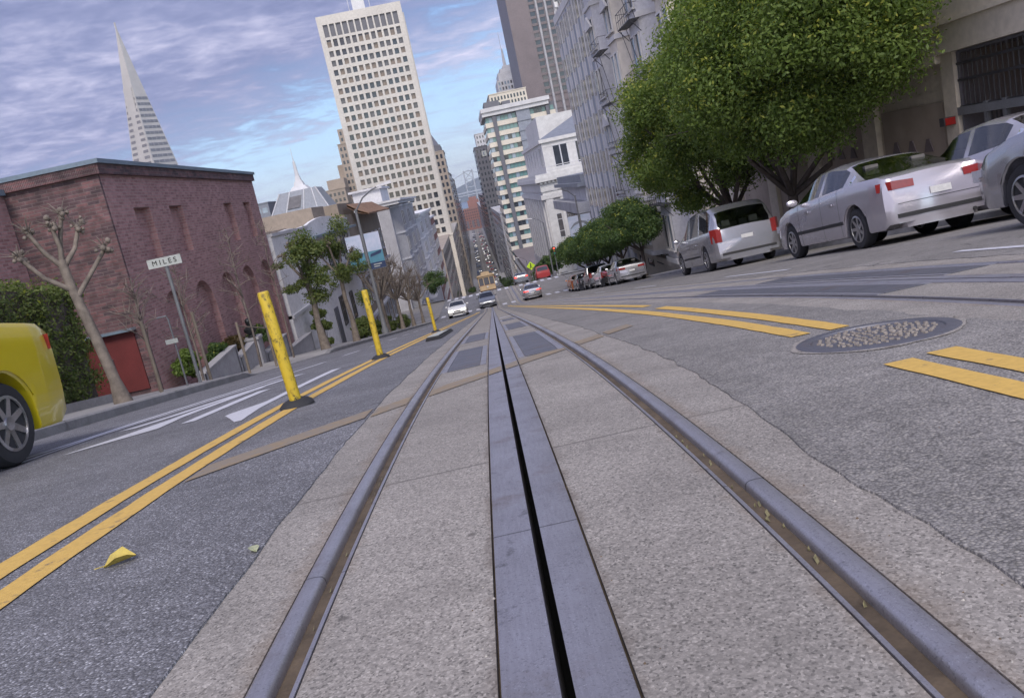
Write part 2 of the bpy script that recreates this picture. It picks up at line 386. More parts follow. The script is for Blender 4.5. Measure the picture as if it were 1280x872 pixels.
M['maroon']=mat('maroon_paint',(.17,.05,.035),.5); M['ctan']=mat('tan_paint',(.46,.33,.19),.5)

# ------------------------------------------------------------------ ground, road, tracks
def struct(mb,name,mats,off=(0,0,0),smooth=None,fix=False): 
    return tag(mb.build(name,mats,None,off,smooth,fix),kind='structure')
TR=2.83                                             # centre of the second track
jn={}
def jag(seed,amp):
    r=random.Random(seed); tab=[r.uniform(-1,1) for _ in range(4000)]
    def f(y):
        def o(fr): 
            t=y*fr+50; i=int(math.floor(t)); w=t-i; w=w*w*(3-2*w); return tab[i%4000]*(1-w)+tab[(i+1)%4000]*w
        return amp*(.55*o(1.1)+.5*o(4.)+.3*o(11.))
    return f
ja,jb,jc,jd=jag(1,.014),jag(2,.022),jag(3,.04),jag(4,.05)
mb=MB()
mb.sweep([(-5.5,.005),(-3.3,.005),(-.79,.005),(-.787,-.004)],YALL,0,jit=lambda j,y: ja(y) if j>1 else 0)
mb.sweep([(.837,-.004),(.84,.005),(TR-.84,.005),(TR-.837,-.004)],YALL,1,jit=lambda j,y: jb(y)-.105*min(1.,max(0.,(3.6-y)/1.6)) if j<2 else jc(y))
mb.sweep([(TR+.852,-.004),(TR+.855,.005),(6.4,.005),(9.4,.005)],YALL,1,jit=lambda j,y: jd(y) if j<2 else 0)
struct(mb,'road',[M['asph_l'],M['asph_r']])
for c,nm in ((0,'track_bed'),(TR,'track_bed')):
    mb=MB()
    for s in (-1,1):
        for a,b2 in ((.585,1.0),(.112,.477)):
            x0,x1=sorted((s*a,s*b2)); mb.sweep([(c+x0,-.05),(c+x0,0),(c+x1,0),(c+x1,-.05)],YALL,0)
        x0,x1=sorted((s*.59,s*.472)); mb.sweep([(c+x0,-.021),(c+x1,-.021)],YALL,1)
        x0,x1=sorted((s*.116,s*.10)); mb.sweep([(c+x0,-.02),(c+x1,-.02)],YALL,1)
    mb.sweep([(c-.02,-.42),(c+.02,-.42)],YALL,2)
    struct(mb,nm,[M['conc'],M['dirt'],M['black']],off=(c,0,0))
YR=ysub(-6,1290)
def rail(c,s,label):
    mb=MB()
    h=[(.583,-.034),(.5835,-.003),(.580,.001),(.574,.003),(.560,.0035),(.546,.0025),(.539,.0),(.535,-.005),(.533,-.012),(.532,-.034)]
    mb.sweep([(c+s*x,z) for x,z in h],YR,0,closed=True)
    mb.sweep([(c+s*x,z) for x,z in [(.491,-.033),(.490,.001),(.480,.0025),(.478,-.033)]],YR,0,closed=True)
    tag(mb.build('rail',M['rail'],None,(c,0,0),50),label,'rail','steel rails of the cable car tracks')
rail(0,-1,'worn steel rail left of the central cable slot, its groove full of brown dirt')
rail(0,1,'worn steel rail right of the central cable slot with leaf scraps in its groove')
rail(TR,-1,'nearer rail of the second track beyond the manhole cover')
rail(TR,1,'farther rail of the second track, closest to the silver cars')
def slot(c,label):
    t=thing('cable_slot',label,'cable slot',(c,0,G(0)),group='cable slots between the rails')
    for s in (-1,1):
        mb=MB()
        h=[(.011,.003),(.104,.003),(.106,.0015),(.106,-.02),(.02,-.02),(.02,-.41),(.012,-.41)]
        mb.sweep([(c+s*x,z) for x,z in h],YR,0,closed=True)
        mb.build('slot_plate',M['plate'],t,(c,0,G(0)),40)
    return t
slot(0,'long narrow black cable slot between two bluish steel plates in the foreground')
slot(TR,'cable slot of the second track on the right, with steel plates')
# hatches between rail and slot
def hatch(x0,x1,y0,y1,label):
    yc=(y0+y1)/2; t=thing('hatch_cover',label,'hatch cover',((x0+x1)/2,yc,G(yc)),group='steel hatch covers between rail and slot')
    off=((x0+x1)/2,yc,G(yc)); ys=ysub(y0,y1)
    mb=MB(); mb.sweep([(x0+.05,.001),(x0+.05,.006),(x1-.05,.006),(x1-.05,.001)],ys,0,closed=True); mb.build('plate',M['hatch'],t,off)
    mb=MB()
    for a,b2 in ((x0,x0+.045),(x1-.045,x1)): mb.sweep([(a,.001),(a,.005),(b2,.005),(b2,.001)],ys,0,closed=True)
    mb.build('rim',M['plate'],t,off)
hatch(-.475,-.125,6.1,8.6,'long dark steel hatch left of the slot, beside the faded stripe')
hatch(.125,.475,6.0,9.3,'long dark steel hatch right of the slot, beside the faded stripe')
hatch(-.475,-.125,10.2,12.6,'second steel hatch left of the slot, beyond the long one')
hatch(.125,.475,11.6,14.6,'second steel hatch right of the slot, beyond the long one')
hatch(.125,.475,17.5,19.5,'farthest and smallest looking steel hatch right of the slot')
# checkered plate areas on the second track
hatch(TR-.475,TR-.125,4.9,9.4,'steel grating hatch of the second track on its near side')
hatch(TR+.125,TR+.475,5.2,9.0,'steel grating hatch of the second track on its far side')

je=jag(77,.0065)
def stripe(mb,pts,dz=.0095,m=0):
    # pts: (y, xl, xr)
    ys=ysub(pts[0][0],pts[-1][0]); b0=len(mb.v)
    for y in ys:
        for (a,c) in zip(pts,pts[1:]):
            if a[0]-1e-6<=y<=c[0]+1e-6:
                t=(y-a[0])/max(1e-9,c[0]-a[0]); xl=a[1]+(c[1]-a[1])*t; xr=a[2]+(c[2]-a[2])*t; break
        mb.v.append((xl+je(y),y,G(y)+dz)); mb.v.append((xr+je(y+31.3),y,G(y)+dz))
    for i in range(len(ys)-1):
        mb.f.append((b0+2*i,b0+2*i+1,b0+2*i+3,b0+2*i+2)); mb.m.append(m)
mb=MB()
stripe(mb,[(-6,-1.62,-1.51),(2.3,-1.635,-1.518),(4,-1.635,-1.52),(6,-1.64,-1.53),(12,-1.66,-1.55),(25,-1.62,-1.5),(75,-1.3,-1.18)],.0095)
stripe(mb,[(-6,-1.83,-1.71),(2.6,-1.842,-1.712),(4,-1.82,-1.71),(6,-1.82,-1.72),(12,-1.85,-1.73),(25,-1.82,-1.7),(75,-1.5,-1.38)],.0095)
stripe(mb,[(-6,1.36,1.455),(2.80,1.345,1.45)],.0095)
stripe(mb,[(-6,1.53,1.635),(2.83,1.52,1.63)],.0095)
stripe(mb,[(3.87,1.41,1.515),(3.9,1.41,1.515),(8.2,1.45,1.57),(12,1.46,1.58),(75,1.42,1.52)],.0095)
stripe(mb,[(3.83,1.59,1.695),(3.9,1.59,1.695),(8.42,1.68,1.80)],.0095)
stripe(mb,[(9.3,1.72,1.83),(12,1.70,1.81),(75,1.62,1.72)],.0095)
struct(mb,'yellow_lane_lines',M['ypaint'])
# faded diagonal stripe, laid piece by piece over asphalt, concrete and plates
mb=MB()
def dy(x): return 5.47+(x+.0)*1.165
for x0,x1,dz in ((-1.5,-.8,.0095),(-.775,-.59,.004),(-.474,-.112,.0042),(-.103,-.014,.0072),(.014,.103,.0072),(.114,.474,.0042),(.59,.82,.004),(.86,1.12,.0095)):
    n=max(2,int((x1-x0)/.06)); w=.17
    for i in range(n):
        a=x0+(x1-x0)*i/n; c=x0+(x1-x0)*(i+1)/n
        mb.add([(a,dy(a)-w,G(dy(a)-w)+dz),(c,dy(c)-w,G(dy(c)-w)+dz),(c,dy(c)+w,G(dy(c)+w)+dz),(a,dy(a)+w,G(dy(a)+w)+dz)],[(0,1,2,3)])
struct(mb,'faded_diagonal_stripe',M['ypaint_old'])
# white markings
mb=MB()
stripe(mb,[(-6,-4.18,-4.08),(6,-4.15,-4.05),(11,-3.68,-3.58),(16,-3.5,-3.4)],.0095)
stripe(mb,[(-6,-3.95,-3.87),(7.5,-3.9,-3.82),(12,-3.3,-3.2)],.0095)
for y0 in range(18,72,4): stripe(mb,[(y0,-3.5,-3.4),(y0+1.8,-3.45,-3.35)],.0095)
stripe(mb,[(5.8,-1.98,-1.93),(6.6,-2.32,-2.02),(7.2,-2.15,-2.05),(11.,-2.3,-2.17)],.0095)      # arrow by the first bollard
stripe(mb,[(6.75,-2.75,-2.62),(9.4,-2.85,-2.70)],.0095)
stripe(mb,[(6.2,-3.45,-3.40),(6.8,-3.3,-2.95),(7.6,-3.2,-3.05),(10.3,-3.15,-3.0)],.0095)
stripe(mb,[(7.5,-3.62,-3.45),(8.2,-3.42,-3.28),(12.,-3.05,-2.9)],.0095)
stripe(mb,[(-6,3.98,4.09),(6,3.98,4.09),(7.0,4.06,4.16)],.0095)
for y0 in range(11,72,9): stripe(mb,[(y0,4.05,4.15),(y0+3,4.05,4.15)],.0095)
stripe(mb,[(22.0,.14,.47),(22.7,.14,.47)],.006)
for y0 in (80.,99.):                                                                  # crosswalks of the cross street
    for x0 in [-5.2+.9*i for i in range(16)]:
        if not (-.7<x0<.6 or 2.0<x0<3.5): stripe(mb,[(y0,x0,x0+.45),(y0+2.6,x0,x0+.45)],.02)
struct(mb,'white_lane_markings',M['wpaint'])

# pavements, kerbs, soil
def pavement(x0,x1,kx,y0,y1,dips=()):
    ys=ysub(y0,y1); 
    def h(y):
        r=.135
        for a,b2 in dips:
            if a<=y<=b2: r=.03
            elif a-.7<y<a: r=.135-.105*(y-a+.7)/.7
            elif b2<y<b2+.7: r=.03+.105*(y-b2)/.7
        return r
    if dips:
        for a,b2 in dips: ys=sorted(set(ys+[a-.7,a,b2,b2+.7]))
    mb=MB(); k=MB(); ins=.16 if kx==x1 else -.16
    zf=lambda y: G(y)+h(y)
    a,b2=(x0,kx-ins) if kx==x1 else (kx-ins,x1)
    mb.sweep([(a,-.3),(a,0),(b2,0),(b2,-.3)],ys,0,zf=zf)
    for i,(u,w) in enumerate(zip(frange(y0,y1,1.8),frange(y0,y1,1.8)[1:]+[y1])):
        kk=ysub(u+.012,w); p=sorted((kx,kx-ins)); k.sweep([(p[0],-.4),(p[0],-.02 if kx==x0 else .004),(p[0]+.02,.004),(p[1]-.02,.004),(p[1],-.02 if kx==x1 else .004),(p[1],-.4)],kk,0,zf=zf)
    struct(mb,'sidewalk',M['side']); struct(k,'kerb',M['kerb'])
pavement(-9.4,-5.5,-5.5,-6,82,dips=((18.2,26.5),))
pavement(9.4,12.9,9.4,-6,83)
for a,b2 in ((101,203),(219,309),(328,1290)):
    pavement(-9.4,-5.5,-5.5,a,b2); pavement(9.4,12.9,9.4,a,b2)
mb=MB(); yy=[-60,-6,0,1,2,3,5,8,12,20,40,70,76,82,92,102,115,160,200,216,310,326,430,490,560,900,1300,1400]
for xs in ([-900,-300,-60,-9.],[12.,60,300,900]):
    mb.sweep([(x,0) for x in xs],yy,0,zf=lambda y: G(y)-.05)
mb.sweep([(-9.,0),(12.,0)],yy,0,zf=lambda y: G(y)-.6)
for xs in ([-60,-5.5],[9.4,60]): mb.sweep([(x,.03) for x in xs],[82,87,92,97,101],1)
struct(mb,'ground',[M['earth'],M['asph_r']])
mb=MB(); mb.add([(-9000,1380,-75),(9000,1380,-75),(9000,9000,-75),(-9000,9000,-75)],[(0,1,2,3)]); struct(mb,'bay_water',M['water'])
mb=MB(); N=160; r=random.Random(5)
def hz(x): return 60+55*math.sin(x*.0011+1)+38*math.sin(x*.0031+.4)+16*math.sin(x*.0093)
for i in range(N):
    xa=-6000+12000*i/N; xb=-6000+12000*(i+1)/N
    mb.add([(xa,6200,-76),(xb,6200,-76),(xb,6800,hz(xb)-60),(xa,6800,hz(xa)-60),(xb,7600,-76),(xa,7600,-76)],[(0,1,2,3),(3,2,4,5)])
struct(mb,'far_hills',M['hill'])

# ------------------------------------------------------------------ buildings
def fpos(face,pl,a,z,o=0.):
    return {'-Y':(a,pl-o,z),'+Y':(a,pl+o,z),'+X':(pl+o,a,z),'-X':(pl-o,a,z)}[face]
def place(T,name,mesh,loc,mats=None):
    o=bpy.data.objects.new(name,mesh); COL.objects.link(o); o.parent=T; o.location=loc; return o
def windows(T,off,face,pl,rects,w,h,pane,frame=None,fr=.09,proud=.06,bars=0,sill=False,name='window',limit=100,thick=.03,budget=None):
    """rects: (a,z) centres.  One window per object, past the limit the rest is one object."""
    panes=pane if isinstance(pane,list) else [pane]
    def geo(mb,a,z,fo=0.):
        if frame:
            mb.fb(face,fo,a-w/2-fr,a-w/2,z-h/2-fr,z+h/2+fr,0,proud); mb.fb(face,fo,a+w/2,a+w/2+fr,z-h/2-fr,z+h/2+fr,0,proud)
            mb.fb(face,fo,a-w/2,a+w/2,z+h/2,z+h/2+fr,0,proud); mb.fb(face,fo,a-w/2,a+w/2,z-h/2-fr,z-h/2,0,proud)
            if sill: mb.fb(face,fo,a-w/2-fr*1.6,a+w/2+fr*1.6,z-h/2-fr*1.9,z-h/2-fr,0,proud+.1)
            for q in range(bars): 
                c=a-w/2+w*(q+1)/(bars+1); mb.fb(face,fo,c-.025,c+.025,z-h/2,z+h/2,thick+.002,proud*.8)
            if bars: mb.fb(face,fo,a-w/2,a+w/2,z-.025,z+.025,thick+.004,proud*.82)
    cam=lambda q: (Vector(fpos(face,pl,q[0],q[1]))-Vector((0,0,0))).length
    rects=sorted(rects,key=cam) if T.rotation_euler.z==0 else rects
    lim=limit if budget is None else min(limit,budget[0])
    head,rest=rects[:lim],rects[lim:]
    if budget is not None: budget[0]-=len(head)
    pm=[]
    for q in panes:
        mb=MB(); mb.fb(face,0,-w/2,w/2,-h/2,h/2,.004,thick); o=mb.build('pane',q); me=o.data; bpy.data.objects.remove(o); pm.append(me)
    fm=None
    if frame:
        mb=MB(); geo(mb,0,0); o=mb.build('window_frame',frame); fm=o.data; bpy.data.objects.remove(o)
    for a,z in head:
        L=fpos(face,pl,a,z); L=(L[0]-off[0],L[1]-off[1],L[2]-off[2]); pq=random.choice(pm)
        if fm:
            f=place(T,name,fm,L); place(f,'pane',pq,(0,0,0))
        else: place(T,name,pq,L)
    if rest:
        mb=MB(); mats=panes+([frame] if frame else [])
        for a,z in rest:
            mb.fb(face,pl,a-w/2,a+w/2,z-h/2,z+h/2,.004,thick,random.randrange(len(panes)))
            if frame:
                n0=len(mb.m); geo(mb,a,z,pl)
                for i in range(n0,len(mb.m)): mb.m[i]=len(panes)
        tag(mb.build('window_field',mats,T,off),kind='stuff')
def grid(a0,a1,na,z0,z1,nz): 
    return [(a0+(a1-a0)*(i+.5)/na, z0+(z1-z0)*(j+.5)/nz) for i in range(na) for j in range(nz)]
def part(T,off,name,m,fn,smooth=None):
    mb=MB(); fn(mb); return mb.build(name,m,T,off,smooth)
def band(mb,x0,x1,y0,y1,z0,z1,p,m=0): mb.box(x0-p,x1+p,y0-p,y1+p,z0,z1,m)

def skin(mb,face,pl,a0,a1,z0,z1,ops,d,m=0):
    """outer leaf of a wall with recessed openings (centre, width, bottom, top, arched)"""
    x=a0
    for c,w,zb,zt,ar in sorted(ops):
        mb.fb(face,pl,x,c-w/2,z0,z1,0,d,m)
        if zb>z0: mb.fb(face,pl,c-w/2,c+w/2,z0,zb,0,d,m)
        if not ar: mb.fb(face,pl,c-w/2,c+w/2,zt,z1,0,d,m)
        else:
            n=14; r=w/2
            for i in range(n):
                u0=-r+w*i/n; u1=-r+w*(i+1)/n
                h0=zt-r+math.sqrt(max(0,r*r-u0*u0)); h1=zt-r+math.sqrt(max(0,r*r-u1*u1))
                P=[fpos(face,pl,c+u0,h0,o) for o in (0,d)]+[fpos(face,pl,c+u1,h1,o) for o in (0,d)]
                Q=[fpos(face,pl,c+u0,z1,o) for o in (0,d)]+[fpos(face,pl,c+u1,z1,o) for o in (0,d)]
                mb.add([P[0],P[1],P[3],P[2],Q[0],Q[1],Q[3],Q[2]],[(0,1,2,3),(4,7,6,5),(1,5,6,2),(0,3,7,4)],m)
        x=c+w/2
    mb.fb(face,pl,x,a1,z0,z1,0,d,m)

# --- brick club on the left
off=(-9,21.6,G(21.6)); T=thing('brick_building','dark red brick corner building with blind arches and a flat metal coping','building',off)
XW=-9.; Y0,Y1=21.6,36.7; ZT=2.35
def f(mb):
    mb.box(XW-14,XW-.2,Y0+.1,Y1,-8,ZT,1)
    skin(mb,'+X',XW-.2,Y0+.1,Y1,.0,ZT,[(23.8,1.15,.02,1.47,0),(26.5,1.15,.02,1.47,0),(32.15,1.05,.02,1.47,0),(34.85,1.05,.02,1.47,0)],.2,1)
    skin(mb,'+X',XW-.2,Y0+.1,Y1,-8,-.002,[(24.2,1.95,-6,-.98,1),(26.85,1.95,-6,-.98,1),(29.6,1.95,-6,-.98,1),(32.35,1.95,-6,-.98,1),(35.15,1.95,-6,-.98,1)],.2,1)
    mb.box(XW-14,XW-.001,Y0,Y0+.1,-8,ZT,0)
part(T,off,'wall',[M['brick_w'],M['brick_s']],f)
def f(mb):
    mb.box(XW-14.1,XW+.1,Y0-.1,Y1+.1,ZT,ZT+.26,0)
    n=60
    for i in range(n): 
        a=XW-2.55+2.6*i/n; mb.fb('-Y',Y0-.1,a,a+.034,ZT+.005,ZT+.255,0,.02,0)
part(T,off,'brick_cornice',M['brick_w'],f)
part(T,off,'coping',M['cope'],lambda mb: mb.box(XW-14.2,XW+.16,Y0-.16,Y1+.16,ZT+.26,ZT+.37))
def f(mb):
    mb.fb('-Y',Y0,-10.95,-9.28,-3.25,-1.68,.005,.05)
    for a in (-10.1,): mb.fb('-Y',Y0,a-.012,a+.012,-3.25,-1.68,.05,.06)
d=part(T,off,'door',M['reddoor'],f)
for a in (-10.02,-10.22): part(d,off,'handle',M['chrome'],lambda mb: mb.fb('-Y',Y0,a,a+.04,-2.6,-2.3,.05,.1))
part(T,off,'door_hood',M['cope'],lambda mb: mb.fb('-Y',Y0,-11.0,-9.2,-1.66,-1.6,.005,.25))
off=(-11.4,16,G(16)); T=thing('brick_wing','lighter brick wing at the left edge, set back behind the hedge','building',off)
def f(mb):
    mb.box(-19,-11.56,8,21.55,-4,2.3); skin(mb,'+X',-11.56,8,21.55,-4,2.3,[(19.4,.9,-3,.6,0),(13.,.9,-3,.6,0)],.16)
part(T,off,'wall',M['brick_s'],f)
part(T,off,'coping',M['cope'],lambda mb: mb.box(-19.1,-11.3,7.9,21.5,2.3,2.45))

# --- white stucco house
off=(-9,37,G(37)); T=thing('stucco_house','white stucco house with a curved parapet, next to the brick building','building',off)
def f(mb):
    mb.box(-20,-9.1,37.0,60,-10,-.15)
    # curved parapet gable on the street side
    pts=[(37.0,-.15)]+[(37.0+t*8.,-.15+.5*math.sin(t*PI)*.4) for t in (.25,.5,.75)]+[(45.5,.05),(47,.2),(49,.32),(51,.36),(53,.32),(55,.2),(56.5,.05),(60,-.1),(60,-10),(37.0,-10)]
    mb.prism(pts,-9.1,-8.9,'x')
part(T,off,'wall',M['white'],f)
part(T,off,'parapet_cap',M['lgrey'],lambda mb: [mb.box(-9.15,-8.82,37.0,45.4,-.14,.0),mb.box(-9.15,-8.82,56.6,60,-.14,.02),mb.box(-9.1,-8.8,37.0,60,-3.9,-3.75)])
part(T,off,'back_storey',M['tan'],lambda mb: [mb.box(-20,-11,40,50,-.15,.12),mb.box(-20,-10.2,55,59.5,-.15,1.1)])
windows(T,off,'+X',-8.9,[(50,-1.8),(53,-1.8),(56,-1.8),(50,-5.4),(54,-5.6),(58,-1.8)],1.1,1.6,M['glass'],M['dframe'],bars=1)
d=part(T,off,'door',M['dgrey'],lambda mb: mb.fb('+X',-8.9,47,48.2,-7.2,-4.9,.0,.06))
part(T,off,'awning',M['cope'],lambda mb: [mb.prism([(-8.9,-3.1),(-8.9,-2.9),(-7.8,-3.3),(-7.8,-3.4)],52,58,'y'),mb.box(-8.9,-8.3,44,60,-.75,-.6)])

# --- house with a tiled pagoda eave
off=(-9,60.2,G(60)); T=thing('tiled_house','narrow house under a brown pagoda style tile eave','building',off)
part(T,off,'wall',M['tan'],lambda mb: [mb.box(-20,-9,60.2,81.5,-13,.2),mb.box(-13,-9.6,62,70,.2,1.1)])
def f(mb):
    n=40
    for i in range(n):
        a=64+17*i/n; mb.prism([(-9.2,.75),(-9.2,.95),(-8.4,.35),(-7.7,.0),(-7.7,-.12),(-8.4,.15)],a,a+.36,'y')
    mb.prism([(-9.2,.7),(-9.2,.9),(-8.4,.3),(-7.75,-.03),(-7.75,-.1),(-8.4,.1)],64,81,'y')
part(T,off,'roof',M['tile'],f)
windows(T,off,'+X',-9,grid(61,81,7,-10.5,-1,3),1.2,1.7,M['glass'],M['frame'],bars=1,sill=True)
part(T,off,'ledge',M['frame'],lambda mb: [mb.fb('+X',-9,60.2,81.5,z,z+.2,0,.3) for z in (-4.6,-7.7)])

# --- grey bay window apartments across the side street
def bay_house(name,label,y0,y1,zt,wm,tm,nb,x=-9.4,depth=12,floors=4,fh=3.2,face='+X',topm=None,cw=None,zb=None):
    sx=1 if face=='+X' else -1
    off=(x,y0,G((y0+y1)/2)); T=thing(name,label,'building',off)
    zb=zb if zb is not None else G(y1)-1.5
    part(T,off,'wall',wm,lambda mb: mb.box(x-sx*depth,x,y0,y1,zb,zt))
    L=(y1-y0)/nb
    for i in range(nb):
        c=y0+L*(i+.5); b0=zt-fh*floors
        pl=[(c-L*.36,x),(c-L*.22,x+sx*1.0),(c+L*.22,x+sx*1.0),(c+L*.36,x)]
        bp=part(T,off,'bay',wm,lambda mb: [mb.prism([(q[1],q[0]) for q in pl],b0,zt-.2,'z'),mb.prism([(q[1]+(sx*.12 if k in(1,2) else 0),q[0]+(-.1 if k<2 else .1)) for k,q in enumerate(pl)],b0-.3,b0,'z')])
        bp2=part(bp,off,'moulding',tm,lambda mb: [mb.prism([(q[1]+(sx*.1 if k in(1,2) else 0),q[0]+(-.1 if k<2 else .1)) for k,q in enumerate(pl)],zt-fh*j-.35,zt-fh*j-.12,'z') for j in range(floors+1) if zt-fh*j-.35>b0])
        windows(T,off,face,x+sx*1.0,[(c+s*L*.11,zt-fh*(j+.55)) for s in (-1,1) for j in range(floors)],L*.15,1.75,cw or M['glass'],tm,.06)
    part(T,off,'cornice',topm or tm,lambda mb: [mb.box(min(x-sx*depth,x+sx*1.3),max(x-sx*depth,x+sx*1.3),y0-.4,y1+.4,zt,zt+.35),mb.box(min(x-sx*depth,x+sx*1.6),max(x-sx*depth,x+sx*1.6),y0-.6,y1+.6,zt+.35,zt+.6)])
    windows(T,off,'-Y',y0,[(x-sx*q,zt-fh*(j+.55)) for q in (2.,5.) for j in range(floors)],1.1,1.7,cw or M['glass'],tm,.08)
    return T,off
T,off=bay_house('bay_window_house','grey apartment house with rounded bays and a heavy flat cornice',98.5,128,.3,M['grey'],M['lgrey'],3)
part(T,off,'roof_house',M['lgrey'],lambda mb: [mb.box(-14,-10.5,104,114,.9,2.6),mb.box(-14.4,-10.2,103.6,114.4,2.6,2.85)])
T,off=bay_house('bay_window_house','white apartment house with bays, downhill of the grey one',128.3,170,-2.3,M['lgrey'],M['white'],3,floors=4)
def simple(name,label,x0,x1,y0,y1,zt,wm,faces,fh=3.5,bay=2.6,w=1.4,h=1.9,pane=None,frame=None,cap=None,zb=None,z0=None,rim=.4,cat='building',group=None,limit=100):
    ym=(y0+y1)/2; zb=zb if zb is not None else G(y1)-2
    off=((x0+x1)/2,y0,G(y0)); T=thing(name,label,cat,off,group=group)
    part(T,off,'wall',wm,lambda mb: mb.box(x0,x1,y0,y1,zb,zt))
    part(T,off,'parapet',cap or wm,lambda mb: [mb.box(x0-.25,x1+.25,y0-.25,y1+.25,zt,zt+rim),mb.box(x0+.6,x1-.6,y0+.6,y1-.6,zt+rim,zt+rim+.02)])
    bud=[limit]; zlo=z0 if z0 is not None else zb+4
    for fc in faces:
        a0,a1,pl={'-Y':(x0,x1,y0),'+X':(y0,y1,x1),'-X':(y0,y1,x0)}[fc]
        na=max(1,int((a1-a0)/bay)); nz=max(1,int((zt-1-zlo)/fh))
        windows(T,off,fc,pl,grid(a0+.4,a1-.4,na,zt-.8-nz*fh,zt-.8,nz),w,h,pane or M['glass'],frame,budget=bud)
    return T,off
simple('brick_apartment_house','red brick apartment house on the left, downhill of the pale bays',-22,-9.3,171,203,-4.2,M['brick_far'],['+X','-Y'],pane=M['glass'],frame=M['frame'],cap=M['lgrey'])
# left canyon towards the bay
simple('office_block','low tan office block at the foot of the white tower, left of the far street',-30,-9.8,222,300,-14,M['tanstone'],['+X','-Y'],3.6,3,1.6,2.2)
T,off=simple('slim_tower','slim brown office tower with a pointed dark roof, right behind the white grid tower',-19,-8.3,480,520,25,M['tanstone'],['+X','-Y'],4,2.6,1.3,2.4,zb=-62)
part(T,off,'roof',M['dgrey'],lambda mb: [mb.box(-17.5,-9.4,483,518,25.4,29),mb.add([(-16.8,484,29),(-10,484,29),(-10,517,29),(-16.8,517,29),(-13.5,500,36.5)],[(0,1,4),(1,2,4),(2,3,4),(3,0,4)])])
simple('office_tower','grey stepped office tower on the left, past the slim pointed one',-22,-8.8,560,640,14,M['grey'],['+X','-Y'],3.8,3,1.5,2.2,zb=-62)
simple('office_tower','tan office tower on the left of the far street, second before its end',-24,-9.2,660,800,12,M['tanstone'],['+X','-Y'],3.8,3.4,1.6,2.2,zb=-62)
simple('office_tower','pale low office tower last on the left before the brick street end',-24,-9.6,830,1000,-8,M['lgrey'],['+X','-Y'],3.8,3.6,1.6,2.2,zb=-62)
simple('office_block','cream corner block on the left where the far street levels out',-26,-9.5,340,470,-16,M['cream'],['+X','-Y'],3.8,3.4,1.6,2.2,zb=-62)
# street end
T,off=simple('brick_office_building','long red brick office building that closes the far end of the street',-24,34,1310,1350,-27,M['brick_far'],['-Y'],4.2,3.4,1.6,2.4,zb=-62,cap=M['tan'])
part(T,off,'tower',M['brick_far'],lambda mb: [mb.box(-3,15,1312,1335,-27,-15),mb.box(0,12,1314,1332,-15,-10)])
part(T,off,'arch',M['dgrey'],lambda mb: [mb.fb('-Y',1310,a-1.6,a+1.6,-58,-46,.01,.3) for a in (-9,-1,7,15)])
# right canyon
T,off=simple('dark_office_tower','dark slab tower on the right of the far street, left of the striped one',10.9,30,560,620,26.5,M['dgrey'],['-X','-Y'],3.8,2.2,1.,2.,zb=-62)
part(T,off,'sign_panel',M['signwhite'],lambda mb: mb.fb('-Y',560,15.2,18.2,20,23.5,.0,.3))
part(T,off,'sign_mark',M['cblue'],lambda mb: [mb.fb('-Y',560,16.1,17.3,22.2,22.6,.3,.36),mb.fb('-Y',560,16.1,17.3,20.9,21.3,.3,.36),mb.fb('-Y',560,16.1,16.5,21.3,22.2,.3,.36)])
simple('grey_tower','pale tower top that peers over the dark slab',16,24,690,720,43,M['lgrey'],['-Y'],3.8,2.2,1.,2.,zb=-62)
simple('office_block','grey stone office block on the right between dark slab and striped tower',11.4,26,345,470,-12,M['lgrey'],['-X','-Y'],3.8,3.2,1.5,2.2,zb=-62)
simple('office_block','brown stone office block on the right, far down the street',11.,26,640,900,-6,M['brown'],['-X','-Y'],3.8,3.6,1.5,2.2,zb=-62)
simple('office_block','last grey office block on the right of the far street',11.3,26,930,1280,-20,M['grey'],['-X','-Y'],3.8,4,1.5,2.2,zb=-62)
simple('brick_shop_house','low dark brick shop house at the foot of the striped tower',11.6,24,225,292,-24,M['brown'],['-X','-Y'],3.6,3,1.5,2.,frame=M['frame'])

# --- white grid tower
T=thing('grid_tower','tall white office tower with a grid of deep square windows','building',(-43.9,345,-46),(0,0,math.radians(3.2)))
W_,HT,DP=34.1,124.3,36.
core=MB(); core.box(.4,W_-.4,.7,DP-.1,0,HT-1); core.build('core',M['dgrey'],T)
mg=W_*.05; pit=(W_-2*mg)/12; pr_=3.67
g=MB()
for i in range(13): 
    c=mg+pit*i; g.box(c-.42,c+.42,.0,.75,0,HT-8.3)
g.box(0,mg-.42,0,.75,0,HT-8.3); g.box(W_-mg+.42,W_,0,.75,0,HT-8.3)
zr=[HT-11-pr_*k for k in range(31)]
for k,z in enumerate(zr): g.box(mg-.42,W_-mg+.42,.06,.72,z-pr_/2-.72 if k<30 else 0,z-pr_/2+.72)
g.box(0,W_,0,.76,HT-3.4,HT); g.box(0,W_,0.04,.75,HT-9.2,HT-8.2)
for i in range(13):
    c=mg+pit*i; g.box(c-.3,c+.3,.0,.72,HT-8.2,HT-3.4)
g.box(0,mg-.3,0,.74,HT-8.2,HT-3.4); g.box(W_-mg+.3,W_,0,.74,HT-8.2,HT-3.4)
g.box(W_-.38,W_,.76,DP,0,HT); g.box(0,.38,.76,DP,0,HT); g.box(.38,W_-.38,.76,DP,HT-1,HT-.3); g.box(.38,W_-.38,DP-.1,DP,0,HT)
for k in range(14): g.box(W_,W_+.5,2.+k*2.6,2.7+k*2.6,0,HT-4)
g.build('concrete_grid',M['gridstone'],T)
windows(T,(0,0,0),'-Y',.7,[(mg+pit*(i+.5),z) for z in zr for i in range(12)],pit-.84,2.23,[M['glass'],M['glass'],M['glass_m'],M['glass_b'],M['glass_b']],thick=.06)
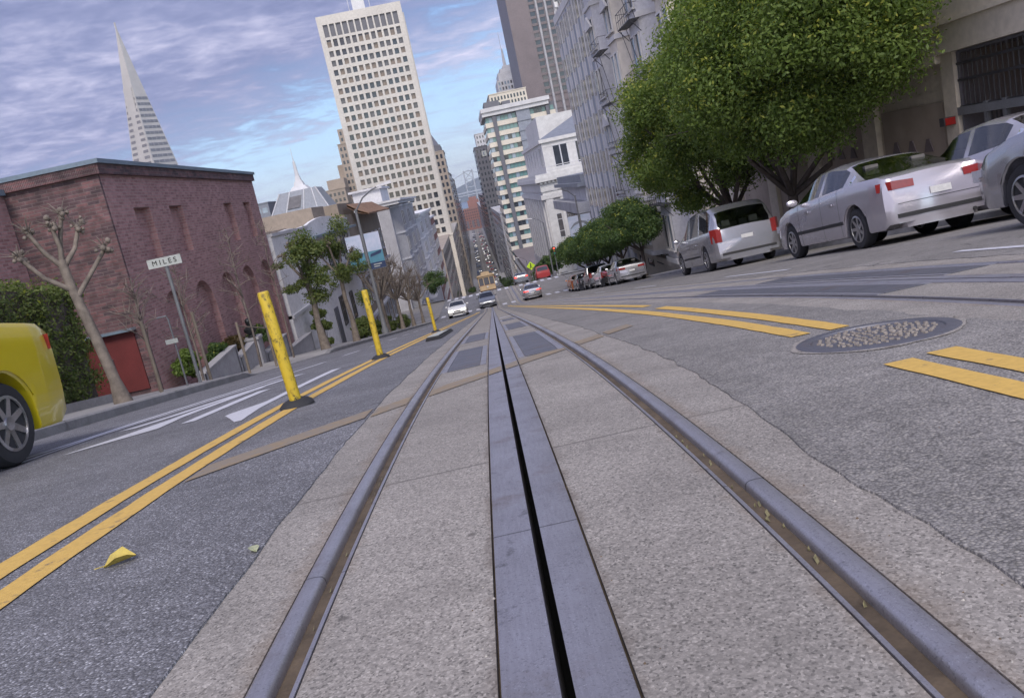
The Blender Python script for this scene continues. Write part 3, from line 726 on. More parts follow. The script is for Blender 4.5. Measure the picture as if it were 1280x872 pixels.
windows(T,(0,0,0),'-Y',.7,[(mg+pit*(i+.5),HT-5.8) for i in range(12)],pit-.6,4.8,[M['dgrey']],name='louvre',thick=.05)
q=MB(); q.box(15,20,8,14,HT,HT+6); q.tube([(22,9,HT),(22,9,HT+9)],.12,6); q.tube([(13.5,9,HT),(13.5,9,HT+7)],.1,6); q.build('roof_plant',M['lgrey'],T)
# --- stepped brown towers behind it
T,off=simple('stepped_tower','brown stepped office tower half hidden behind the white grid tower',-62.5,-48,455,490,38,M['tanstone'],['-Y'],3.5,1.9,1.1,1.9,zb=-60)
part(T,off,'setback',M['tanstone'],lambda mb: [mb.box(-61.2,-52,458,486,38.4,46.2),mb.box(-66,-62.5,460,488,-60,28)])
windows(T,off,'-Y',458,grid(-60.8,-52.4,4,39,45.5,2),1.1,1.9,M['glass'])
T,off=simple('stepped_block','small brown terraced block left of the stepped tower',-76,-62,440,470,15,M['tanstone'],['-Y'],3.2,2.2,1.2,1.7,zb=-60)
part(T,off,'setback',M['tanstone'],lambda mb: mb.box(-71.2,-62,444,468,15.4,20.4))
# --- pavilion roofed tower with spire
off=(-60,300,-42); T=thing('spire_tower','tower with slanted slate roof and a slender stepped spire','building',off)
part(T,off,'wall',M['lgrey'],lambda mb: [mb.box(-71,-49,300,322,-42,4.2),mb.box(-71.4,-48.6,299.6,322.4,4.2,5.2)])
windows(T,off,'-Y',300,grid(-70.5,-49.5,8,-12,3.5,4),1.6,2.2,M['glass'],M['frame'])
def fr_(mb,x0,x1,y0,y1,z0,x2,x3,y2,y3,z1,m=0): mb.add([(x0,y0,z0),(x1,y0,z0),(x1,y1,z0),(x0,y1,z0),(x2,y2,z1),(x3,y2,z1),(x3,y3,z1),(x2,y3,z1)],[(3,2,1,0),(4,5,6,7),(0,1,5,4),(1,2,6,5),(2,3,7,6),(3,0,4,7)],m)
part(T,off,'roof',M['slate'],lambda mb: fr_(mb,-70.5,-49.5,300.5,321.5,5.2,-66.3,-53.2,304,318,13.0))
part(T,off,'roof_rib',M['lgrey'],lambda mb: [mb.tube([(a,300.35,5.2),(b2,303.9,13.1)],.22,4) for a,b2 in ((-70.5,-66.3),(-65,-62.5),(-58.6,-57.3),(-53.5,-54.6),(-49.5,-53.2))])
part(T,off,'dormer',M['glass_m'],lambda mb: fr_(mb,-64.2,-59.6,300.9,303,7.,-62.8,-58.4,303.2,305,11.2))
part(T,off,'spire',M['lgrey'],lambda mb: [fr_(mb,-63.2,-56.2,307,314,13.,-62,-57.4,308,313,14.6),fr_(mb,-61.6,-57.8,308.6,312.4,14.6,-61,-58.4,309,312,16.4),fr_(mb,-60.8,-58.6,309.4,311.6,16.4,-60.4,-59.,309.8,311.2,18.4),mb.tube([(-59.7,310.5,18.4),(-59.7,310.5,23.5),(-59.7,310.5,24.),(-59.7,310.5,29)],[.75,.45,.14,.06],8)])
simple('slate_block','dark slate coloured office block between brick building and spire tower',-82,-71.6,306,330,11,M['slate'],['-Y'],3.3,2.4,1.8,1.8,zb=-45,pane=M['glass_s'])
# --- pyramid skyscraper
off=(-262,750,-56); rz=math.radians(60)
T=thing('pyramid_tower','slender white pyramid skyscraper above the brick building','skyscraper',off,(0,0,rz))
APX=254.5; HB=27.
def half(z): return HB*(APX-z)/APX
ZS=198
part(T,(0,0,0),'pyramid_wall',M['pyrstone'],lambda mb: fr_(mb,-HB,HB,-HB,HB,0,-half(ZS),half(ZS),-half(ZS),half(ZS),ZS))
part(T,(0,0,0),'spire',M['pyrstone'],lambda mb: [mb.add([(-half(ZS),-half(ZS),ZS),(half(ZS),-half(ZS),ZS),(half(ZS),half(ZS),ZS),(-half(ZS),half(ZS),ZS),(0,0,APX)],[(0,1,4),(1,2,4),(2,3,4),(3,0,4)]),mb.box(-.5,.5,-.5,.5,APX-4,APX+1.2)])
part(T,(0,0,0),'wing',M['pyrstone'],lambda mb: [mb.add([(-half(110)-1.2,-6.6,60),(-half(110)-1.2,6.6,60),(-half(199)-.9,-5.0,ZS+3),(-half(199)-.9,5.0,ZS+3),(0,-6.6,60),(0,6.6,60),(0,-5.0,ZS+3),(0,5.0,ZS+3)],[(0,1,3,2),(0,2,6,4),(1,5,7,3),(2,3,7,6)])])
def wl(mb,sgn,z0,h,ax):
    e=.25
    for q0,q1 in ((-1,-.52),(-.48,-.02),(.02,.48),(.52,1)) if ax=='y' else ((-.95,-.35),(.35,.95)):
        a0,a1=half(z0)+e,half(z0+h)+e
        if ax=='y': mb.add([(a0*q0*.88,-a0,z0),(a0*q1*.88,-a0,z0),(a1*q1*.88,-a1,z0+h),(a1*q0*.88,-a1,z0+h)],[(0,1,2,3)])
        else: mb.add([(-a0,a0*q1*.9,z0),(-a0,a0*q0*.9,z0),(-a1,a1*q0*.9,z0+h),(-a1,a1*q1*.9,z0+h)],[(0,1,2,3)])
for k in range(30):
    z=190-5.*k
    if z<60: break
    part(T,(0,0,0),'window_band',M['glass_y'],lambda mb: [wl(mb,1,z,2.3,'y'),wl(mb,1,z,2.3,'x')])

# --- striped tower on the right
off=(11.5,300,-42); T=thing('striped_tower','cream and green glass striped tower with dark columns and a deck roof','building',off)
part(T,off,'core',M['dgrey'],lambda mb: mb.box(11.9,37,300.6,335,-44,24.6))
fl=[22.0-3.42*k for k in range(20)]
def f(mb):
    for z in fl: mb.box(11.5,37,300,335.2,z-2.1,z-.45)
part(T,off,'spandrel_bands',M['cream'],f)
rects=[]
for z in fl:
    for a,b2 in ((11.9,14.2),(15.8,22.8),(28.,33.6),(35.,36.8)):
        n=max(1,int(round((b2-a)/1.4)))
        rects+=[(a+(b2-a)*(i+.5)/n,z+.45) for i in range(n)]
windows(T,off,'-Y',300.5,rects,1.25,1.65,[M['glass_g'],M['glass_g'],M['glass'],M['glass_s']],None,thick=.1)
windows(T,off,'-X',11.85,[(303+3*i,z+.45) for z in fl for i in range(10)],2.4,1.65,[M['glass_g'],M['glass']],None,thick=.1,limit=0)
part(T,off,'column',M['dgrey'],lambda mb: mb.box(14.3,15.7,299.3,300.8,-44,23.4))
part(T,off,'column',M['dgrey'],lambda mb: mb.box(33.7,34.9,299.3,300.8,-44,23.4))
def f(mb):
    mb.box(23.,27.9,299.6,300.8,-44,23.8)
    for z in fl: mb.box(22.9,28,299.3,300.9,z-2.,z-1.2)
part(T,off,'balcony_stack',M['spandrel'],f)
part(T,off,'roof',M['lgrey'],lambda mb: [mb.box(10.7,35.5,298.4,336,25.2,26.6),mb.box(10.9,35.,299,335.6,23.8,25.2)])
part(T,off,'roof_plant',M['dgrey'],lambda mb: [mb.box(12.5,18,303,318,26.6,29),mb.box(19,22,303,318,26.6,28.2)])
T,off=simple('lattice_block','cream latticed block peering over the striped tower roof',19.2,36.5,390,420,40,M['cream'],['-Y'],2.6,1.45,.8,1.7,zb=-45)
off=(46,600,-58); T=thing('setback_spire_tower','pale skyscraper with setbacks and a needle spire, right of centre','skyscraper',off)
part(T,off,'wall',M['lgrey'],lambda mb: [mb.box(37.2,55.,600,630,-60,70),mb.box(39,54.4,602,628,70,75.2),mb.box(41,52.,604,626,75.2,78),mb.box(43.5,49,606,622,78,80)])
windows(T,off,'-Y',600,grid(37.6,54.6,8,20,69.5,14),1.2,2.1,[M['glass_m'],M['glass_s']],None)
part(T,off,'spire',M['lgrey'],lambda mb: mb.tube([(45.9,612,80),(45.9,612,92),(45.6,612,93),(45.6,612,104)],[1.3,.6,.22,.1],8))
# --- dark bay tower
off=(60,500,-57); T=thing('brown_tower','dark brown granite skyscraper with vertical bays, cut by the top edge','skyscraper',off)
def f(mb):
    mb.box(45.3,92,500.6,560,-60,175); mb.box(45.2,57.6,499.2,560.1,-60,176)
    for k in range(60): mb.box(57.6,92,500.15,500.6,-60+4*k,-58.5+4*k)
part(T,off,'wall',M['brown'],f)
part(T,off,'fins',M['grey'],lambda mb: [mb.prism([(a-.9,500.6),(a-.5,499.),(a+.5,499.),(a+.9,500.6)],-60,176,'z') for a in [62.2+5.2*i for i in range(6)]])
windows(T,off,'-Y',500.6,[(a,-58.5+1.25+4*k) for a in [59.5+5.2*i for i in range(6)] for k in range(26,58)],3.0,2.45,[M['glass'],M['glass_m']],None,thick=.12)

# --- neoclassical white building
off=(12.5,142,G(142)); T=thing('neoclassical_building','white neoclassical stone building with cornice and hipped roof','building',off)
zb=-30
def f(mb):
    mb.box(12.6,34,142.1,191,zb,-.6)
    for i in range(9): mb.fb('-X',12.6,143.2+5.4*i,145.2+5.4*i,-17,-4.2,0,.35)
    for a in (12.9,15.4,18.4): mb.fb('-Y',142.1,a,a+1.3,-17,-4.2,0,.3)
    mb.box(12.3,34,141.8,191.2,zb,-17.2)
    mb.box(14.2,33,144,187,-.6,5.2)
part(T,off,'wall',M['white2'],f)
part(T,off,'cornice',M['white2'],lambda mb: [mb.box(12.2,34,141.7,191.4,-4.2,-3.4),mb.box(12.4,34,141.9,191.2,-2.9,-1.2),mb.box(11.7,34,141.2,191.8,-1.2,-.5),mb.box(11.9,34,141.4,191.6,-.5,.1),mb.box(13.8,33.4,143.6,187.4,5.2,5.8)])
part(T,off,'dentils',M['white2'],lambda mb: [mb.fb('-Y',141.9,a*.7+12.5,a*.7+12.85,-1.55,-1.2,0,.45) for a in range(30)]+[mb.fb('-X',12.4,142.2+a*.8,142.55+a*.8,-1.55,-1.2,0,.45) for a in range(60)])
part(T,off,'rustication',M['lgrey'],lambda mb: [mb.fb('-Y',141.8,12.35,34,z,z+.12,0,.06) for z in (-19,-20.5,-22,-23.5)]+[mb.fb('-Y',144,14.3,33,z,z+.1,0,.06) for z in (.5,1.1,4.4)]+[mb.fb('-Y',142.1,12.7,34,z,z+.1,0,.05) for z in (-6,-8,-10,-12,-14)]+[mb.fb('-X',12.3,142,191,z,z+.12,0,.06) for z in (-19,-20.5,-22,-23.5)])
windows(T,off,'-Y',144,[(16.6,2.7),(17.9,2.7),(20.6,2.7),(21.9,2.7)],1.1,3.6,M['glass'],M['frame'])
windows(T,off,'-X',14.2,[(146.5+1.6*i,2.9) for i in range(3)]+[(156+6*i,2.9) for i in range(5)],.9,3.2,M['glass'],M['frame'])
windows(T,off,'-X',12.6,[(147.+5.4*i,-13) for i in range(8)]+[(147.+5.4*i,-8) for i in range(8)],1.6,2.6,M['glass_m'],M['frame'])
windows(T,off,'-Y',142.1,[(14.7,-9),(17.4,-9),(21,-9)],.8,4,M['glass_m'],M['frame'])
part(T,off,'roof',M['slate'],lambda mb: [mb.add([(13.9,143.7,5.8),(33.4,143.7,5.8),(33.4,187.3,5.8),(13.9,187.3,5.8),(23.6,155,10.),(23.6,176,10.)],[(0,1,4),(1,2,5,4),(2,3,5),(3,0,4,5)])])
part(T,off,'attic_storey',M['white2'],lambda mb: [mb.box(15.5,33,158,186,5.8,10.6),mb.fb('-Y',158,18,19.3,7.6,9.3,0,.08)])
# --- low annex with layered canopies
off=(14.4,104,G(110)); T=thing('canopy_building','low grey building with two layered roof slabs, behind the ficus row','building',off)
part(T,off,'wall',M['lgrey'],lambda mb: mb.box(14.6,26,104,130,-18,-2.4))
part(T,off,'roof',M['slate'],lambda mb: [mb.box(13.6,26.5,103.2,130.6,-2.4,-1.9),mb.box(14.2,26.5,103.6,130.2,-1.9,-.9)])
part(T,off,'canopy',M['grey'],lambda mb: mb.box(13.,26.4,102.6,131,-5.6,-4.3))
windows(T,off,'-X',14.6,grid(105,129,9,-9.5,-6,1),1.5,2.6,M['glass'],M['dframe'])
windows(T,off,'-Y',104,grid(15,25.5,4,-9.5,-6,1),1.5,2.6,M['glass'],M['dframe'])
# --- finned white apartment tower
off=(12.5,66.5,G(70)); T=thing('finned_apartment_block','tall white apartment block with slim vertical fins and blue grey strips','building',off)
Y0,Y1,ZT=66.6,88.9,15.2; NB=7; P=(Y1-Y0)/NB
part(T,off,'wall',M['lgrey'],lambda mb: mb.box(12.62,28,Y0,Y1,-14,ZT))
part(T,off,'party_wall',M['tan'],lambda mb: mb.box(12.64,28,Y0-.15,Y0-.002,-14,ZT+.3))
part(T,off,'spandrel_strips',M['spandrel'],lambda mb: [mb.fb('-X',12.62,Y0+P*i+.32,Y0+P*i+1.55,-11,ZT-.8,.0,.012) for i in range(NB)])
part(T,off,'fins',M['white2'],lambda mb: [mb.fb('-X',12.62,a,a+.26,-11.5,ZT+.5,0,.035) for i in range(NB) for a in (Y0+P*i+.04,Y0+P*i+1.57)]+[mb.fb('-X',12.62,Y0,Y1,ZT-.7,ZT+.1,0,.07)]+[mb.fb('-X',12.62,a-.12,a+.38,ZT+.5,ZT+1.0,-.2,.14) for i in range(NB) for a in (Y0+P*i+.04,)])
bud=[100]
windows(T,off,'-X',12.608,[(Y0+P*i+.935,13.2-3.3*k) for i in range(NB) for k in range(7)],1.1,1.75,[M['glass_m'],M['glass']],None,thick=.02,budget=bud,name='wide_window')
windows(T,off,'-X',12.62,[(Y0+P*i+2.25+.5*s,13.2-3.3*k) for i in range(NB) for s in (0,1) for k in range(7)],.26,2.1,M['glass'],None,thick=.012,budget=bud,name='slit_window')
# --- ornate apartment house with fire escapes
off=(12.5,40.5,G(50)); T=thing('ornate_apartment_house','ornate cream apartment house with bays and iron fire escapes','building',off)
Y0,Y1,ZT=39.5,66.3,14.6
part(T,off,'wall',M['cream'],lambda mb: mb.box(12.6,30,Y0,Y1,-12,ZT))
for i in range(4):
    c=Y0+3.3+6.7*i; x=12.6
    pl=[(x,c-2.0),(x-1.1,c-1.25),(x-1.1,c+1.25),(x,c+2.0)]
    b_=part(T,off,'bay',M['lgrey'] if i%2 else M['cream'],lambda mb: mb.prism(pl,-6.6,12.2,'z'))
    part(b_,off,'moulding',M['white2'],lambda mb: [mb.prism([(q[0]-(.14 if k in (1,2) else 0),q[1]+(-.12 if k<2 else .12)) for k,q in enumerate(pl)],z,z+.3,'z') for z in (-6.8,-3.1,.4,3.9,7.4,10.9,12.1)])
    part(b_,off,'pediment',M['white2'],lambda mb: [mb.prism([(c-1.3,z),(c+1.3,z),(c,z+.9)],11.2,11.36,'x') for z in (2.5,9.5)])
    windows(T,off,'-X',x-1.1,[(c+s*.62,-4.9+3.5*k) for s in (-1,1) for k in range(5)],.75,2.0,[M['glass_s'],M['glass']],M['white2'],.1,.1,sill=True)
    windows(T,off,'-X',x,[(c+3.3,-4.9+3.5*k) for k in range(5) if c+3.3<Y1-.5],1.0,2.0,[M['glass_s'],M['glass']],M['white2'],.14,.1,sill=True)
part(T,off,'cornice',M['white2'],lambda mb: [mb.box(11.2,30,Y0-.2,Y1+.1,ZT-1.6,ZT-1.1),mb.box(10.9,30,Y0-.4,Y1+.2,ZT-1.1,ZT-.4)]+[mb.box(11.3,12.6,Y0+.6*i,Y0+.6*i+.25,ZT-2.1,ZT-1.6) for i in range(44)])
def fescape(y0,y1,zs):
    def f(mb):
        for z in zs:
            mb.box(10.9,11.5,y0,y1,z,z+.05)
            for q in (.45,.9): mb.box(10.9,10.93,y0,y1,z+q,z+q+.03)
            n=int((y1-y0)/.5)
            for i in range(n+1): mb.box(10.9,10.92,y0+(y1-y0)*i/n-.01,y0+(y1-y0)*i/n+.01,z,z+.92)
            for yy in (y0,y1): mb.box(10.9,11.5,yy-.015,yy+.015,z+.89,z+.92); mb.tube([(10.95,yy,z),(11.5,yy,z-.7)],.025,5)
        for z,z2 in zip(zs,zs[1:]): 
            for xo in (11.0,11.35): mb.tube([(xo,y0+.3,z+.06),(xo,y1-.3,z2)],.02,5)
    part(T,off,'fire_escape',M['dframe'],f)
fescape(47.8,51.2,[-3.2,.3,3.8,7.3,10.8]); fescape(58.,61.2,[-3.2,.3,3.8,7.3])
# shop front / ground floor
part(T,off,'ground_floor',M['beige'],lambda mb: [mb.fb('-X',12.6,Y0,Y1,-12,-7.6,0,.12),mb.fb('-X',12.6,Y0,Y1,-7.6,-7.2,0,.4)])
windows(T,off,'-X',12.48,[(42.5+3.1*i,G(42+3.1*i)+1.9) for i in range(8)],1.6,2.2,M['glass'],M['dframe'],bars=2)
# --- parking garage, right
off=(12.5,21,G(21)); T=thing('parking_garage','beige concrete parking garage with a dark barred entrance, right edge','building',off)
Y0,Y1,ZT=4.,39.2,9.; YE=20.65
def f(mb):
    mb.box(12.7,32,YE+.5,Y1,-9,ZT)                      # closed part
    mb.fb('-X',12.7,YE+.5,Y1,-9,-.05,0,.0+.02)
    mb.box(12.35,32,Y0,YE+.5,.82,ZT)                    # upper storey over the entrance
    mb.fb('-X',12.7,YE+.5,Y1,.62,ZT,0,.35)              # its continuation
    mb.box(12.5,13.1,YE,YE+.55,-6,.82)                  # pier
    for yy in (24.9,29.3,33.7,38.3): mb.fb('-X',12.7,yy,yy+.9,-9,.62,0,.2)
    mb.box(20.5,32,Y0,YE+.5,-5,.82); mb.box(12.5,20.5,Y0-1,Y0,-5,.82)
    for z in (1.5,2.6,3.7,4.9): mb.fb('-X',12.35,Y0,YE+.5,z,z+.09,0,.09)
    for z in (1.5,2.6,3.7,4.9): mb.fb('-X',12.35,YE+.5,Y1,z,z+.09,0,.09)
part(T,off,'wall',M['beige'],f)
part(T,off,'entrance_shade',M['dgrey'],lambda mb: [mb.box(20.3,20.48,Y0+.02,YE,-5,.8),mb.box(12.6,20.3,YE-.06,YE-.01,-5,.8),mb.box(12.6,20.3,Y0+.02,YE-.08,.74,.81)])  # dark sheets over the inner walls stand in for the entrance's shade
part(T,off,'entrance_floor',M['kerb'],lambda mb: mb.sweep([(12.5,.02),(20.5,.02)],[Y0,6,9,12,15,18,YE],0))
part(T,off,'recessed_panel',M['tanstone'],lambda mb: [mb.fb('-X',12.68,yy,yy+3.2,-3.9,-.35,0,.06) for yy in (21.5,25.95,30.4,34.8)])
for yy in (21.5,25.95,30.4): 
    for q in range(3): 
        part(T,off,'vent',M['brown'],lambda mb: mb.prism([(yy+.55+q*.85,-1.6),(yy+1.0+q*.85,-1.6),(yy+.85+q*.85,-1.25),(yy+.7+q*.85,-1.25)],12.58,12.61,'x'))
def f(mb):
    yy=Y0+.1
    while yy<YE-.1: mb.tube([(12.62,yy,-.55),(12.62,yy,.8)],.018,5); yy+=.19
    for z in (-.55,.1,.5): mb.box(12.58,12.66,Y0,YE,z-.03,z+.03)
part(T,off,'grille',M['dframe'],f)
def f(mb):
    for yy in (19.6,18.9,17.2,15.6): mb.box(12.54,12.64,yy-.06,yy+.06,-4.2,-.5)
    mb.box(12.5,12.66,Y0,YE,-.75,-.55)
part(T,off,'gate_frame',M['steelpole'],f)
part(T,off,'gate_leaf',M['dframe'],lambda mb: [mb.box(12.6,12.63,18.95+.17*i,18.98+.17*i,-4.,-.75) for i in range(4)]+[mb.box(12.59,12.64,18.9,19.6,z,z+.05) for z in (-3.,-1.8)])
part(T,off,'ceiling_lamp',emis('garage_lamp',(1.,.55,.16),4.),lambda mb: [mb.box(14.5,14.62,yy,yy+1.3,.55,.62) for yy in (18.,)])
off2=(12.3,20.9,-.83); S=thing('entrance_sign','small red box sign on the pier beside the garage entrance','sign',off2)
part(S,off2,'box',M['dframe'],lambda mb: mb.box(12.2,12.5,20.76,20.98,-.95,-.74))
part(S,off2,'red_face',M['tail'],lambda mb: mb.box(12.22,12.48,20.735,20.758,-.935,-.755))
# --- suspension bridge tower in the bay
off=(16,2600,-75); T=thing('bridge_tower','grey steel suspension bridge tower over the bay at the end of the street','bridge tower',off)
def f(mb):
    for x in (2,29): mb.box(x-2.,x+2.,2595,2605,-76,62)
    for z in (60,36,12,-20,-44): mb.box(2,29,2597,2603,z-2,z)
    for a,b2 in ((58,36),(34,12),(-8,-20),(-22,-44)):
        mb.tube([(3,2600,a),(28,2600,b2)],.9,4); mb.tube([(28,2600,a),(3,2600,b2)],.9,4)
part(T,off,'tower_frame',M['bridge'],f)
part(T,off,'deck',M['bridge'],lambda mb: [mb.box(-700,700,2594,2606,-6,-2),mb.box(-700,700,2594,2606,-14,-11)]+[mb.tube([(x,2594,-12),(x+12,2594,-4),(x+24,2594,-12)],.6,4) for x in range(-400,400,24)])
part(T,off,'cable',M['bridge'],lambda mb: [mb.tube([(15.5+s*t,2600,62-.42*t+.00064*t*t) for t in range(0,331,30)],.8,4) for s in (-1,1)]+[mb.tube([(15.5+s*t,2600,62-.42*t+.00064*t*t),(15.5+s*t,2600,-3)],.25,3) for s in (-1,1) for t in range(24,330,24)])

# ------------------------------------------------------------------ plants
def leaves(name,mats,cl,n,size,parent,off,ns=.7,shell=.45,tipz=.25,tipp=.5,up=.25,asp=2.1):
    """n separate leaf faces over clumps cl = (x,y,z,rx,ry,rz); upper outer tips may take mats[1] for new growth and painted highlights"""
    cl=np.array(cl,float); w=cl[:,3]*cl[:,4]; idx=RNG.choice(len(cl),n,p=w/w.sum())
    C=cl[idx]; d=RNG.normal(size=(n,3)); d/=np.linalg.norm(d,axis=1)[:,None]
    rr=RNG.random(n)**shell*(1+.13*RNG.normal(size=n)); P=C[:,:3]+d*C[:,3:]*rr[:,None]-np.array(off)
    nn=d*ns+RNG.normal(size=(n,3))*.55+np.array([0,0,up]); nn/=np.linalg.norm(nn,axis=1)[:,None]
    t=RNG.normal(size=(n,3)); t-=nn*(t*nn).sum(1)[:,None]; t/=np.linalg.norm(t,axis=1)[:,None]; b=np.cross(nn,t)
    s=size*(.6+.8*RNG.random(n))[:,None]
    V=np.stack([P-t*s*.5,P+b*s*.5/asp+nn*s*.06,P+t*s*.5,P-b*s*.5/asp+nn*s*.06],1).reshape(-1,3)
    me=bpy.data.meshes.new(name); me.vertices.add(4*n); me.vertices.foreach_set('co',V.astype(np.float32).ravel())
    me.loops.add(4*n); me.loops.foreach_set('vertex_index',np.arange(4*n,dtype=np.int32))
    me.polygons.add(n); me.polygons.foreach_set('loop_start',np.arange(0,4*n,4,dtype=np.int32))
    for q in mats: me.materials.append(q)
    if len(mats)>1:
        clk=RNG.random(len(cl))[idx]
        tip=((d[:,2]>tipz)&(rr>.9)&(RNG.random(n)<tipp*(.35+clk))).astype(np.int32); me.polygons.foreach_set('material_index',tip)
    me.update(calc_edges=True); me.validate()
    o=bpy.data.objects.new(name,me); COL.objects.link(o)
    if parent: o.parent=parent
    elif off is not None: o.location=off
    return o
def crown_clumps(c,R,k,r0,r1,lo=-1.,seed=1,q0=.62):
    r=random.Random(seed); out=[]
    while len(out)<k:
        v=Vector((r.gauss(0,1),r.gauss(0,1),r.gauss(0,1))).normalized()
        if v.z<lo: continue
        q=r.uniform(q0,1.) if len(out)<k*.8 else r.uniform(.1,.6); s=r.uniform(r0,r1)
        p=(c[0]+v.x*(R[0]-s*.8)*q,c[1]+v.y*(R[1]-s*.8)*q,c[2]+v.z*(R[2]-s*.8)*q)
        out.append((p[0],p[1],p[2],s,s,s*.72))
    return out
def limbs(mb,base,fork,tips,r0,seed=0,n=8,sub=2,m=0):
    r=random.Random(seed)
    base=Vector(base); fork=Vector(fork)
    mid=(base+fork)/2+Vector((r.uniform(-.08,.08),r.uniform(-.08,.08),0))
    mb.tube([base-Vector((0,0,.15)),base+Vector((0,0,.05)),base+Vector((0,0,.35)),mid,fork],[r0*1.7,r0*1.4,r0*1.12,r0,r0*.92],n,m)
    for t in tips:
        t=Vector(t); L=(t-fork).length
        p1=fork.lerp(t,.33)+Vector((r.uniform(-.1,.1)*L,r.uniform(-.1,.1)*L,-.06*L)); p2=fork.lerp(t,.68)+Vector((r.uniform(-.08,.08)*L,r.uniform(-.08,.08)*L,.02*L))
        mb.tube([fork-Vector((0,0,.1)),p1,p2,t],[r0*.62,r0*.48,r0*.3,r0*.12],6,m)
        for q in range(sub):
            a=p1.lerp(p2,r.random()); e=a+Vector((r.gauss(0,1),r.gauss(0,1),abs(r.gauss(0,.8)))).normalized()*L*.4
            mb.tube([a,a.lerp(e,.5)+Vector((0,0,.05*L)),e],[r0*.26,r0*.16,r0*.05],5,m)
def ficus(name,label,x,y,fork_h,c,R,k,r0,r1,n,size,tr,seed,mats,group,tipz=.25,tipp=.5,ntips=8):
    z0=G(y)+.13; off=(x,y,z0); T=thing(name,label,'tree',off,group=group)
    r=random.Random(seed); mb=MB(); tips=[]
    for i in range(ntips):
        a=2*PI*i/ntips+r.uniform(-.3,.3); tips.append((min(11.8,c[0]+math.cos(a)*R[0]*.62),c[1]+math.sin(a)*R[1]*.62,c[2]+r.uniform(-.35,.35)*R[2]))
    limbs(mb,(x,y,z0),(x+.05,y,z0+fork_h),tips,tr,seed,10)
    mb.build('trunk',M['bark_d'],T,off,60)
    leaves('crown',mats,[q for q in crown_clumps(c,R,k,r0,r1,-.97,seed,.76) if q[0]<12.1],n,size,T,off,tipz=tipz,tipp=tipp)
    return T
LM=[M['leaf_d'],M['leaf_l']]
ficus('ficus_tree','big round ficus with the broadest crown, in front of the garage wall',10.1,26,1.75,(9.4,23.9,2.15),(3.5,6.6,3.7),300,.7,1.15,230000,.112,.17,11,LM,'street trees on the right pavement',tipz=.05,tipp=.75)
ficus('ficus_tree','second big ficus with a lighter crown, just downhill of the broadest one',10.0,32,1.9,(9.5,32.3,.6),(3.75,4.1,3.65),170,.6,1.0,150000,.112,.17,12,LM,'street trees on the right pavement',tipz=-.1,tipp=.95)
fl_=[('first clipped ficus above the parked silver saloon',10.0,51.5,3.0),('second clipped ficus in the row, above the dark pickup',9.9,58.5,3.1),('third clipped ficus in the row, its crown merging with both neighbours',9.9,65.5,3.2),('fourth clipped ficus in the row, near the side street',9.8,72,3.2),('last and smallest looking clipped ficus of the row, by the side street',9.8,79,3.1)]
for i,(lb,x,y,R) in enumerate(fl_):
    z0=G(y)+.13
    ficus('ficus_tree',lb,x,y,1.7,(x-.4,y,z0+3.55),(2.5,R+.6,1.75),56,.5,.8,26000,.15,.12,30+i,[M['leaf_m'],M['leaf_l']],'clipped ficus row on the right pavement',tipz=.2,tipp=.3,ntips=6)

# clipped hedge with its low wall
T=thing('hedge','tall clipped green hedge at the left edge, behind the yellow taxi','hedge',(-8.4,11.5,G(11.5)))
off=(-8.4,11.5,G(11.5))
def f(mb): mb.sweep([(-9.3,.3),(-7.95,.3),(-7.95,2.4),(-9.3,2.4)],[5,7,9,11,13,16.1],0,closed=True)
part(T,off,'branches',M['bark_d'],f)
r=random.Random(3); cl=[]
for i in range(600):
    y=r.uniform(5.2,16.2); s=r.uniform(.18,.3); q=r.random()
    if q<.55: x=-7.92+r.uniform(-.06,.05); h=r.uniform(.35,2.4)
    elif q<.8: x=r.uniform(-9.3,-7.95); h=2.42+r.uniform(-.05,.06)
    else: x=r.uniform(-9.3,-7.95); y=16.2+r.uniform(-.08,.06); h=r.uniform(.3,2.4)
    cl.append((x,y,G(y)+h,s,s,s))
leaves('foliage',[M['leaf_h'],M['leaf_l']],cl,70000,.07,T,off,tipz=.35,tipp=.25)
off=(-7.65,11,G(11)); tag(part(None,off,'garden_wall',M['side'],lambda mb: mb.sweep([(-7.8,.0),(-7.6,.0),(-7.6,.3),(-7.8,.3)],ysub(5,16.3),0,closed=True)),'low concrete kerb wall along the foot of the hedge','wall')

